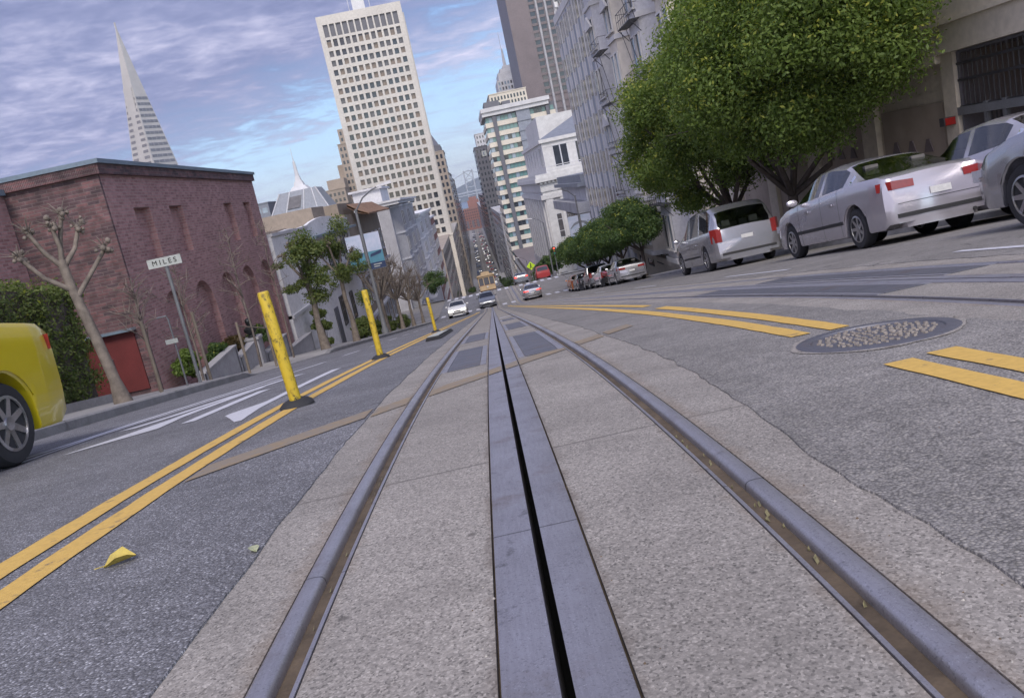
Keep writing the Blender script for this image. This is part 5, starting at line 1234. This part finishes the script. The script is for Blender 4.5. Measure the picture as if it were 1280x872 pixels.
def body_mesh(K,one=None):
    """loft; returns dict of MBs by part"""
    W=K['W']/2; ax=K['axle']; wr=K['wr']+.075; ks=[t[0] for t in K['deck']]+[t[0] for t in K['roof']]+[t[0] for t in K['wid']]
    for a in ax: ks+=[a+wr*c for c in (-1.,-.94,-.8,-.55,-.25,0,.25,.55,.8,.94,1.)]+[a-wr-.02,a+wr+.02]
    for a,b in K['pil']: ks+=[a,b]
    seams=[] if one else [K['roof'][-1][0]-.25,(K['pil'][-1][0]+K['pil'][-1][1])/2,K['axle'][0]+.52]
    for q in seams: ks+=[q-.007,q+.007]
    lo,hi=K['deck'][0][0],K['deck'][-1][0]; ks+=frange(lo,hi,.22)
    ks=sorted(set(round(k,3) for k in ks)); st=[ks[0]]
    for k in ks[1:]:
        if k-st[-1]>.0125 or any(abs(k-q)<.008 for q in seams): st.append(k)
    R0,R1=K['roof'][0][0],K['roof'][-1][0]
    rings=[]
    for y in st:
        zd=lerpt(K['deck'],y); zr=lerpt(K['roof'],y) if R0<=y<=R1 else zd; zr=max(zr,zd)
        w=W*lerpt(K['wid'],y); c=min(1.,(zr-zd)/.3); sl=K['sill']+ (.06 if (y<lo+.15 or y>hi-.2) else 0)
        zl=sl
        for a in ax:
            d=abs(y-a)
            if d<wr: zl=max(zl,K['wr']+math.sqrt(wr*wr-d*d))
        zl=min(zl,zd-.12); zb=zd-.03; hh=zb-zl
        def cl(v): return max(zl+.01,min(zb-.02,v))
        px=w*(.88-(.88-K['rw'])*c); ztop=zr
        side=[(w*.965,zl),(w*.985,cl(zl+.03)),(w*1.0,cl(.50)),(w*1.0,cl(.62)),(w*.992,cl(zd-.20)),(w*.972,zb-.02 if zb-.02>zl+.02 else zb),(w*.94,zb+.02)]
        top=[(px+(.02*c),zr-.065*c-.005*(1-c)),(px*.93,zr-.022*c),(px*.72,zr+.004),(px*.35,zr+.018),(0,zr+.022)]
        half=[(0,.2),(w-.3,.2),(w-.28,zl)]+side+top
        rings.append(half)
    D={k:MB() for k in ('body','side_window','windshield','rear_window','door_seam')}
    n=len(rings[0]); 
    pil=K['pil']
    front0,rear1=[t[0] for t in K['roof']][-2],None
    rf=K['roof']; wf0,wf1=rf[-2][0],rf[-1][0]
    rb0=rf[0][0]; rb1=rf[1][0]
    for i in range(len(st)-1):
        y=(st[i]+st[i+1])/2; A,B=rings[i],rings[i+1]
        zdA,zdB=lerpt(K['deck'],st[i]),lerpt(K['deck'],st[i+1])
        for j in range(n-1):
            P=[(A[j][0],st[i],A[j][1]),(B[j][0],st[i+1],B[j][1]),(B[j+1][0],st[i+1],B[j+1][1]),(A[j+1][0],st[i],A[j+1][1])]
            t='body'
            if j==9 and rb0+.25<y<wf1-.22 and not any(a<=y<=b for a,b in pil):
                if min(A[10][1]-A[9][1],B[10][1]-B[9][1])>.07: t='side_window'
            if j>=11 and wf0+.03<y<wf1-.02: t='windshield'
            if j>=11 and rb0+.02<y<rb1-.02: t='rear_window'
            if t=='body' and 3<=j<=8 and any(abs(y-q)<.006 for q in seams): t='door_seam'
            D[t].add(P,[(0,1,2,3)]); D[t].add([(-x,yy,z) for x,yy,z in P],[(3,2,1,0)])
    for i,s in ((0,1),(len(st)-1,-1)):
        A=rings[i]; P=[(x,st[i],z) for x,z in A]+[(-x,st[i],z) for x,z in A[::-1]]
        D['body'].add(P,[tuple(range(len(P)))[::s]])
    return D,st
CARM={}
def weld(mb,name,m,T,ang=38):
    import bmesh
    o=mb.build(name,m,T,fix=False); bm=bmesh.new(); bm.from_mesh(o.data); bmesh.ops.remove_doubles(bm,verts=bm.verts[:],dist=.0006)
    bmesh.ops.recalc_face_normals(bm,faces=bm.faces[:]); bm.to_mesh(o.data); bm.free(); o.data.shade_smooth(); o.data.set_sharp_from_angle(angle=math.radians(ang)); return o
def car(name,label,cat,K,x,y,heading,paint,glass='cglass',group=None,lights=None,tail='tail',hub=None,label_z=0):
    """x,y = centre of the car; heading +1 drives down the street (away), -1 comes towards us"""
    sl=math.atan((G(y+1.4)-G(y-1.4))/2.8)
    T=thing(name,label,cat,(x,y,(G(y+1.4)+G(y-1.4))/2+.008),(sl if heading>0 else -sl,0,0 if heading>0 else PI),group)
    D,st=body_mesh(K); W=K['W']/2; L=K['L']/2
    b=weld(D['body'],'body',M[paint],T)
    for k in ('side_window','windshield','rear_window'):
        for q in (islands(D[k]) if D[k].f else []): weld(q,k,M[glass],T,60)
    if D['door_seam'].f: weld(D['door_seam'],'door_seam',M['trim'],T,60)
    for yy in K['axle']:
        for s in (-1,1): wheel_parts(T,s*(W-.115),yy,K['wr'],K['wr'],s)
    c0,c1=K['roof'][0][0],K['roof'][-1][0]; pick=K['L']>5
    mb=MB(); mb.box(-W*.84,W*.84,c0+.45,c1-.2,.35,.60); mb.box(-W*.80,W*.80,c1-.55,c1-.12,.6,.93); mb.box(-W*.8,W*.8,c0+.1,c0+.42,.5,.95)
    for s in (-1,1): mb.box(s*W*.84,s*W*.90,c0+.4,c1-.3,.35,.90)
    mb.build('cabin_lining',M['cabin'],T)
    for yy in ((.28,) if pick else (.12,-.85) if K['W']<1.85 else (.2,-.75,-1.65)):
        for s in (-1,1):
            mb=MB(); mb.box(s*.16,s*.62,yy-.25,yy+.25,.55,.70); mb.prism([(yy-.28,.68),(yy-.14,.68),(yy-.30,1.12),(yy-.40,1.12)],s*.17,s*.61,'x'); mb.box(s*.28,s*.50,yy-.41,yy-.33,1.14,1.30)
            mb.build('seat',M['seatfab'],T)
    dz=lambda yy: lerpt(K['deck'],yy)
    zt=dz(-L+.12); 
    for s in (-1,1):
        mb=MB(); hw=W*lerpt(K['wid'],-L+.05)
        sed=K['W']<1.85 and K.get('roof')[0][0]>-2
        za,zb_,wi=(zt-.21,zt-.08,.34) if sed else (zt-.33,zt+.04,.14)
        o0,o1=W*lerpt(K['wid'],-L)+.002,W*lerpt(K['wid'],-L+.17)+.022
        mb.add([(s*(o0-wi),-L-.012,za),(s*o0,-L-.012,za),(s*o1,-L+.17,za),(s*(o0-wi),-L+.17,za),(s*(o0-wi),-L-.012,zb_-.02),(s*o0,-L-.012,zb_),(s*o1,-L+.17,zb_),(s*(o0-wi),-L+.17,zb_-.02)],[(0,1,2,3),(4,5,6,7),(0,1,5,4),(1,2,6,5),(2,3,7,6),(3,0,4,7)])
        mb.build('taillight',M[tail],T)
        hw=W*lerpt(K['wid'],L-.12); mb=MB(); zf=dz(L-.14)
        mb.prism([(s*(hw-.42),zf-.19),(s*(hw+.0),zf-.17),(s*(hw+.0),zf-.04),(s*(hw-.38),zf-.06)],L-.26,L-.005,'y'); mb.build('headlight',M['lamp_on'] if lights else M['lens'],T)
        mb=MB(); mb.lathe([(.03,-.05),(.075,-.03),(.085,.02),(.05,.06)],(0,0,0),10,'y'); 
        mr=mb.build('mirror',M[paint],T,smooth=40); mr.location=(s*(W+.07),K['roof'][-1][0]-.28,dz(K['roof'][-1][0])+.06); mr.scale=(1.3,1,.8)
        for yy in (-.62,.42):
          mb=MB(); mb.box(s*(W+.003),s*(W+.022),yy-.08,yy+.08,.80,.83); mb.build('door_handle',M[paint],T)
    mb=MB(); mb.box(-.16,.16,-L-.02,-L-.004,.62 if K is SED else .72,.72 if K is SED else .82); mb.build('number_plate',M['plate_w'],T)
    mb=MB(); mb.box(-W*.78,W*.78,-L-.015,-L+.03,.36,.42); mb.box(-W*.5,W*.5,L-.03,L+.012,.30,.42); mb.box(-W*.34,W*.34,L-.09,L+.004,.50,.60)
    for s in (-1,1): mb.box(s*(W*.985),s*(W*1.0+.008),-.98,1.0,.44,.50)
    if K['W']<1.85:
        mb.box(-W*.74,W*.74,-L-.006,-L+.02,.565,.573); mb.tube([(W*.5,-L-.03,.27),(W*.5,-L+.3,.27)],.028,8)
    for q in islands(mb): q.build('trim_strip',M['trim'],T)
    return T
# moving cars on the right lanes
car('silver_car','silver saloon cut by the right edge, only its front wheel and nose in view','car',dict(SED,W=1.78,sill=.25),6.42,6.7,1,'silver',group='cars in the right lanes')
car('silver_car','silver saloon in the nearer right lane, ahead of the one cut by the edge','car',SED,6.9,14.3,1,'pearl','cglass_l',group='cars in the right lanes')
car('silver_car','pearl saloon at the right kerb before the garage entrance, half hidden by two silver cars','car',dict(SED,deck=[(a,b+.03) for a,b in SED['deck']],roof=[(a,b+.05) for a,b in SED['roof']]),8.4,12.4,1,'pearl','cglass_l',group='cars in the right lanes',tail='tail')
car('minivan','pale silver minivan with greenish windows, under the second big ficus','minivan',VAN,7.15,24.2,1,'silver','cglass_l',group='cars in the right lanes')
# taxi
T=car('taxi','bright yellow taxi saloon at the left edge, its boot in front of the hedge','taxi',dict(SED,deck=[(a,b+.06) for a,b in SED['deck']]),-4.63,4.78,-1,'taxi')
# parked along the right kerb
KR=8.42
car('parked_car','silver saloon with red tail lamps parked below the first clipped ficus','car',SED,KR,49.4,1,'silver',group='cars parked along the right kerb')
def motorcycle(label,x,y,col):
    T=thing('motorcycle',label,'motorcycle',(x,y,G(y)+.008),(slope(y),0,.25),'cars parked along the right kerb')
    for yy in (-.68,.68):
        mb=MB(); mb.lathe([(.2,-.05),(.29,-.06),(.31,0),(.29,.06),(.2,.05)],(0,yy,.31),18,'x'); w=mb.build('wheel',M['rubber'],T,smooth=40)
        mb=MB(); mb.lathe([(.2,-.02),(.2,.02),(.03,.03)],(0,yy,.31),12,'x'); mb.build('rim',M['chrome'],w)
    mb=MB(); mb.tube([(0,-.75,.62),(0,-.3,.75),(0,.1,.86),(0,.4,.8)],[.1,.15,.19,.1],10); mb.tube([(0,.45,.7),(0,.62,.55),(0,.5,.95)],[.16,.12,.14],8); mb.build('fairing',M[col],T,smooth=60)
    mb=MB(); mb.box(-.14,.14,-.62,-.02,.76,.84); mb.build('seat',M['trim'],T)
    mb=MB(); mb.box(-.15,.15,-.25,.3,.25,.62); mb.tube([(.12,.3,.3),(.16,-.5,.28),(.16,-.85,.36)],.045,6); mb.build('engine',M['trim'],T)
    mb=MB(); mb.tube([(0,.7,.31),(0,.42,.98)],.035,6); mb.tube([(-.36,.32,1.02),(0,.44,1.0),(.36,.32,1.02)],.02,6); mb.build('fork',M['steelpole'],T)
    return T
motorcycle('red motorcycle parked behind the silver saloon at the right kerb',7.75,52.9,'cred')
car('parked_car','white saloon parked between the red motorcycle and the dark pickup','car',SED,KR,56.2,1,'cwhite',group='cars parked along the right kerb')
PICK=dict(SED,W=1.9,L=5.2,deck=[(-2.6,.8),(-2.57,1.1),(-2.4,1.14),(1.2,1.12),(1.7,1.08),(2.3,.98),(2.55,.8),(2.6,.55)],roof=[(-.62,1.12),(-.45,1.66),(-.2,1.76),(.5,1.76),(.75,1.7),(1.3,1.13)],wid=[(-2.6,.93),(-2.5,.98),(1.3,1.),(2.2,.96),(2.5,.88),(2.6,.76)],pil=[(.2,.3)],axle=(-1.6,1.6),wr=.37,sill=.34,rw=.78)
car('pickup_truck','dark grey pickup truck parked mid row under the clipped ficuses','pickup',PICK,KR,62.2,1,'cgrey',group='cars parked along the right kerb')
for i,(yy,dx) in enumerate(((66.0,-.55),(66.9,-.5),(67.8,-.52))): motorcycle(('first','second','third')[i]+' of three grey and black motorcycles parked beyond the dark pickup',KR+dx,yy,('cgrey','pearl','cblack')[i])
car('parked_car','dark grey saloon parked at the end of the right kerb row','car',SED,KR,71.0,1,'cgrey',group='cars parked along the right kerb')
car('parked_car','orange and white taxi parked last by the side street','car',SED,KR,76.5,1,'corange',group='cars parked along the right kerb')
# traffic on the brow of the hill
car('silver_car','small silver saloon with lit brake lamps waiting in the right lane on the brow','car',SED,4.1,80,1,'silver',tail='tail_on',group='traffic on the brow of the hill')
car('silver_car','small white saloon with lit headlamps coming up the left lane','car',SED,-3.1,74.5,-1,'cwhite',lights=1,group='traffic on the brow of the hill')
car('grey_car','small grey saloon on the tracks in front of the cable car','car',SED,-.35,83.5,-1,'cgrey',group='traffic on the brow of the hill')
# far traffic: one mesh per car, shared
def farcar(K,paint,lit):
    D,st=body_mesh(K,1); mb=MB(); mats=[M[paint],M['glass'],M['rubber'],M['tail_on'] if lit==1 else M['tail'],M['lamp_on'] if lit==2 else M['lens']]
    for k,d in D.items(): mb.add(d.v,d.f,0 if k=='body' else 1)
    W=K['W']/2;L=K['L']/2
    for yy in K['axle']:
        for s in (-1,1): mb.lathe([(K['wr'],-.1),(K['wr'],.1)],(s*(W-.12),yy,K['wr']),12,'x',2)
    for s in (-1,1):
        mb.box(s*(W-.4),s*(W-.05),-L-.03,-L+.05,.72,.92,3); mb.box(s*(W-.45),s*(W-.1),L-.12,L+.02,.55,.72,4)
    o=mb.build('far_car',mats,smooth=40); me=o.data; bpy.data.objects.remove(o); return me
FC={}
r=random.Random(21); names={'cgrey':'grey','cblack':'black','cwhite':'white','silver':'silver','cred':'red','cblue':'blue'}
def putfar(x,y,hd,paint,lit):
    k=(paint,lit,hd)
    if k not in FC: FC[k]=farcar(SED if r.random()<.6 else SUV,paint,lit)
    o=bpy.data.objects.new('distant_car',FC[k]); COL.objects.link(o)
    s=math.atan((G(y+1.4)-G(y-1.4))/2.8); o.location=(x,y,(G(y+1.4)+G(y-1.4))/2+.01); o.rotation_euler=(s if hd>0 else -s,0,0 if hd>0 else PI)
    st=('with lit brake lamps' if lit==1 else 'with lit headlamps' if lit==2 else 'unlit')
    wh='driving down' if (hd>0 and x<7) else 'coming up' if hd<0 and x>-4.2 else 'parked beside'
    tag(o,f'tiny {names[paint]} car {st}, {wh} the far steep street','car','distant cars in the far street')
pc=['cgrey','cblack','cwhite','silver','cred','cblue','silver','cblack']
used=[]
for x,y in ((4.3,103.5),(7.2,105),):
    putfar(x,y,1,'cgrey' if x<5 else 'cred',1)
for lane,hd in ((7.9,1),(5.6,1),(3.6,1),(-2.6,-1),(-4.6,-1)):
    y=330.
    while y<1150:
        y+=r.uniform(9,26)*(1+y/700)*(1.4 if lane in(-2.6,) else 1)
        if 300<y<330: continue
        lit=0 if abs(lane) in (7.9,4.6) else (1 if hd>0 and r.random()<.6 else (2 if hd<0 and r.random()<.6 else 0))
        putfar(lane+r.uniform(-.2,.2),y,hd,r.choice(pc),lit)
# cable car
y=118; sl=math.atan((G(y+3)-G(y-3))/6); T=thing('cable_car','maroon and tan cable car with a clerestory roof coming up the hill on the tracks','cable car',(0,y,G(y)+.1),(-sl,0,PI))
def pt(nm,m,fn,par=None,sm=None):
    mb=MB(); fn(mb); return mb.build(nm,m,par or T,smooth=sm)
pt('underframe',M['trim'],lambda mb: [mb.box(-1.,1.,-4,4,.15,.55)])
pt('body',M['maroon'],lambda mb: [mb.box(-1.15,1.15,-3.9,3.9,.55,1.35)])
pt('dash_panel',M['ctan'],lambda mb: [mb.box(-1.12,1.12,3.9,3.96,.62,1.3),mb.box(-1.12,1.12,-3.96,-3.9,.62,1.3)])
def f(mb):
    for x in (-1.1,-.4,.4,1.1):
        for yy in (-3.85,3.85): mb.box(x-.05,x+.05,yy-.05,yy+.05,1.35,2.55)
    for s in (-1,1):
        for i in range(9): mb.box(s*1.1-.04,s*1.1+.04,-3.6+.9*i-.04,-3.6+.9*i+.04,1.35,2.55)
    mb.box(-1.16,1.16,-3.95,3.95,2.4,2.6)
pt('window_posts',M['ctan'],f)
pt('window',M['glass'],lambda mb: [mb.box(-1.05,1.05,-3.8,3.8,1.36,2.4)])
pt('roof',M['ctan'],lambda mb: [mb.prism([(-1.3,2.6),(1.3,2.6),(1.15,2.78),(.6,2.86),(.6,3.08),(.4,3.2),(-.4,3.2),(-.6,3.08),(-.6,2.86),(-1.15,2.78)],-4.1,4.1,'y')])
pt('headlight',M['lens'],lambda mb: mb.lathe([(.12,-.02),(.12,.04),(.03,.07)],(0,3.98,1.05),12,'y'))
pt('cow_catcher',M['trim'],lambda mb: mb.box(-1,1,3.9,4.2,.1,.4))

# street trees along the far street
for i in range(14):
    y=[122,135,150,165,180,335,350,372,395,420,450,480,345,410][i]; x=[11.6,11.6,11.6,11.5,11.5,8.9,8.9,8.9,9,9,9,9,-7.2,-7.2][i]
    z0=G(y)+.13; R=1.7+.5*(i%3); off=(x,y,z0)
    T=thing('street_tree',('leafy street tree %s'%['just past the side street on the right','second past the side street on the right','third past the side street on the right','fourth past the side street on the right','fifth past the side street on the right','far down the hill, first of the right row','far down the hill, second of the right row','far down the hill, third of the right row','far down the hill, fourth of the right row','far down the hill, fifth of the right row','far down the hill, sixth of the right row','far down the hill, last of the right row','far down the hill on the left pavement, upper','far down the hill on the left pavement, lower'][i]),'tree',off,group='trees of the far street')
    mb=MB(); mb.tube([(x,y,z0),(x,y,z0+2.4)],[.16,.1],6); mb.build('trunk',M['bark_d'],T)
    leaves('crown',[M['leaf_m'],M['leaf_h']],crown_clumps((x,y,z0+3.9),(R,R,R*.95),20,.5,.8,-1,200+i),2600,.4,T,off,tipp=.2)
x,y=-7.6,100.5; z0=G(y)+.13; off=(x+1.2,y,z0); T=thing('street_tree','green bushy tree on the left at the brow, behind the white car','tree',off,group='trees of the far street')
mb=MB(); mb.tube([(x+1.2,y,z0),(x+1.2,y,z0+2.)],[.16,.1],6); mb.build('trunk',M['bark_d'],T); leaves('crown',[M['leaf_m'],M['leaf_h']],crown_clumps((x+1.2,y,z0+2.6),(1.9,1.9,1.7),22,.5,.8,-1,77),5200,.22,T,off,tipp=.2)
lamp('slim pale street lamp far down on the right, in front of the dark shop house',9.8,185,8.,-1.6,1)

# ------------------------------------------------------------------ sky, sun, camera
SUN_EL=math.radians(46); SUN_AZ=math.radians(181)      # compass-like: 0 = +Y, clockwise; 212 = behind us, a little to the right... of -Y
sd=Vector((math.sin(SUN_AZ)*math.cos(SUN_EL),math.cos(SUN_AZ)*math.cos(SUN_EL),math.sin(SUN_EL)))

w=bpy.data.worlds.new('World'); scene.world=w; w.use_nodes=True; nt=w.node_tree; bg=nt.nodes['Background']
sky=nt.nodes.new('ShaderNodeTexSky'); sky.sky_type='NISHITA'; sky.sun_disc=False; sky.sun_elevation=SUN_EL; sky.sun_rotation=math.atan2(sd.x,sd.y)
sky.air_density=1.; sky.dust_density=1.2; sky.ozone_density=1.5
ST=.12
tc=nt.nodes.new('ShaderNodeTexCoord'); sx=nt.nodes.new('ShaderNodeSeparateXYZ'); nt.links.new(tc.outputs['Generated'],sx.inputs[0])
zc=math_(nt,'MAXIMUM',sx.outputs[2],0.); zz=math_(nt,'ADD',zc,.10)
u=math_(nt,'DIVIDE',sx.outputs[0],zz); v_=math_(nt,'DIVIDE',sx.outputs[1],zz)
# stretched along a diagonal so that the bands run down to the left
cb=nt.nodes.new('ShaderNodeCombineXYZ'); nt.links.new(u,cb.inputs[0]); nt.links.new(v_,cb.inputs[1])
mp=nt.nodes.new('ShaderNodeMapping'); mp.inputs['Rotation'].default_value=(0,0,math.radians(-20)); mp.inputs['Scale'].default_value=(1.,1.2,1); nt.links.new(cb.outputs[0],mp.inputs[0])
n1=noise(nt,mp.outputs[0],.75,6,.55,.5); n2=noise(nt,mp.outputs[0],3.2,7,.6,.5); n3=noise(nt,mp.outputs[0],9.,5,.6,.3)
dens=math_(nt,'ADD',math_(nt,'ADD',math_(nt,'MULTIPLY',n1,.45),math_(nt,'MULTIPLY',n2,.33)),math_(nt,'MULTIPLY',n3,.22))
# the deck thins out towards the horizon and to the right
el=math_(nt,'SUBTRACT',math_(nt,'ADD',zc,math_(nt,'MULTIPLY',sx.outputs[0],-.24)),.185)
cov=ramp(nt,math_(nt,'MULTIPLY_ADD',el,2.6,math_(nt,'MULTIPLY_ADD',dens,1.1,-.08)),[(.34,0.),(.44,.75),(.58,1.)])
wisp=ramp(nt,math_(nt,'ADD',math_(nt,'MULTIPLY',n2,.7),math_(nt,'MULTIPLY',n1,.5)),[(.60,0.),(.78,.55)])
mask=math_(nt,'MAXIMUM',cov,wisp)
k_=.76
def C3(*c): return tuple(q*k_ for q in c)
cc=ramp(nt,dens,[(.40,C3(1.42,1.68,3.05)),(.49,C3(2.1,2.34,3.85)),(.57,C3(3.4,3.5,5.0)),(.68,C3(5.9,5.6,6.9))])
hz_=ramp(nt,zc,[(0.,C3(5.7,6.1,6.5)),(.08,C3(3.5,5.2,7.2)),(.25,C3(1.8,3.5,6.8)),(.7,C3(1.1,2.2,4.6))])
base=mix(nt,.8,sky.outputs[0],hz_)
colr=mix(nt,mask,base,cc)
glow=ramp(nt,math_(nt,'MULTIPLY_ADD',sx.outputs[1],-.5,.5),[(.35,1.),(.95,3.0)]); warm=ramp(nt,math_(nt,'MULTIPLY_ADD',sx.outputs[1],-.5,.5),[(.4,(1,1,1)),(.95,(1.,.90,.72))])  # unseen sky behind the camera brightened and warmed as added fill light
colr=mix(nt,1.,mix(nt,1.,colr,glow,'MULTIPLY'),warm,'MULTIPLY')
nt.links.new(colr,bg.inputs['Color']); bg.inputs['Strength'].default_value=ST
sun=bpy.data.lights.new('sun','SUN'); sun.energy=1.6; sun.angle=math.radians(20); sun.color=(1.,.93,.84)
so=bpy.data.objects.new('sun',sun); COL.objects.link(so); so.rotation_euler=(-sd).to_track_quat('-Z','Y').to_euler()

m=bpy.data.materials.new('haze_air'); m.use_nodes=True; hn=m.node_tree
for n_ in list(hn.nodes):
    if n_.type=='BSDF_PRINCIPLED': hn.nodes.remove(n_)
pv=hn.nodes.new('ShaderNodeVolumePrincipled'); pv.inputs['Color'].default_value=(.80,.86,1.,1); pv.inputs['Density'].default_value=.00010; pv.inputs['Anisotropy'].default_value=.2
hn.links.new(pv.outputs[0],[n_ for n_ in hn.nodes if n_.type=='OUTPUT_MATERIAL'][0].inputs['Volume'])
mb=MB(); mb.box(-6600,6600,-120,7900,-79,240); tag(mb.build('haze',m),kind='stuff')
YAW,PIT,ROL=.014965,.188138,-.213273
f_=Vector((math.sin(YAW)*math.cos(PIT),math.cos(YAW)*math.cos(PIT),-math.sin(PIT))); r0=Vector((math.cos(YAW),-math.sin(YAW),0)); u0=r0.cross(f_)
rt=r0*math.cos(ROL)+u0*math.sin(ROL); up=-r0*math.sin(ROL)+u0*math.cos(ROL)
cam=bpy.data.cameras.new('camera'); co=bpy.data.objects.new('camera',cam); COL.objects.link(co)
mtx=Matrix((rt,up,-f_)).transposed().to_4x4(); mtx.translation=Vector((.01343,0,0)); co.matrix_world=mtx
cam.sensor_width=36; cam.lens=36*1022.8/1280; cam.shift_y=-10/1280; cam.clip_start=.05; cam.clip_end=20000
scene.camera=co
vs_=scene.view_settings; vs_.view_transform='Standard'; vs_.look='None'; vs_.exposure=.78; vs_.gamma=1; vs_.use_curve_mapping=False
scene.render.engine='CYCLES'; scene.cycles.max_bounces=6; scene.cycles.diffuse_bounces=3; scene.cycles.use_denoising=True
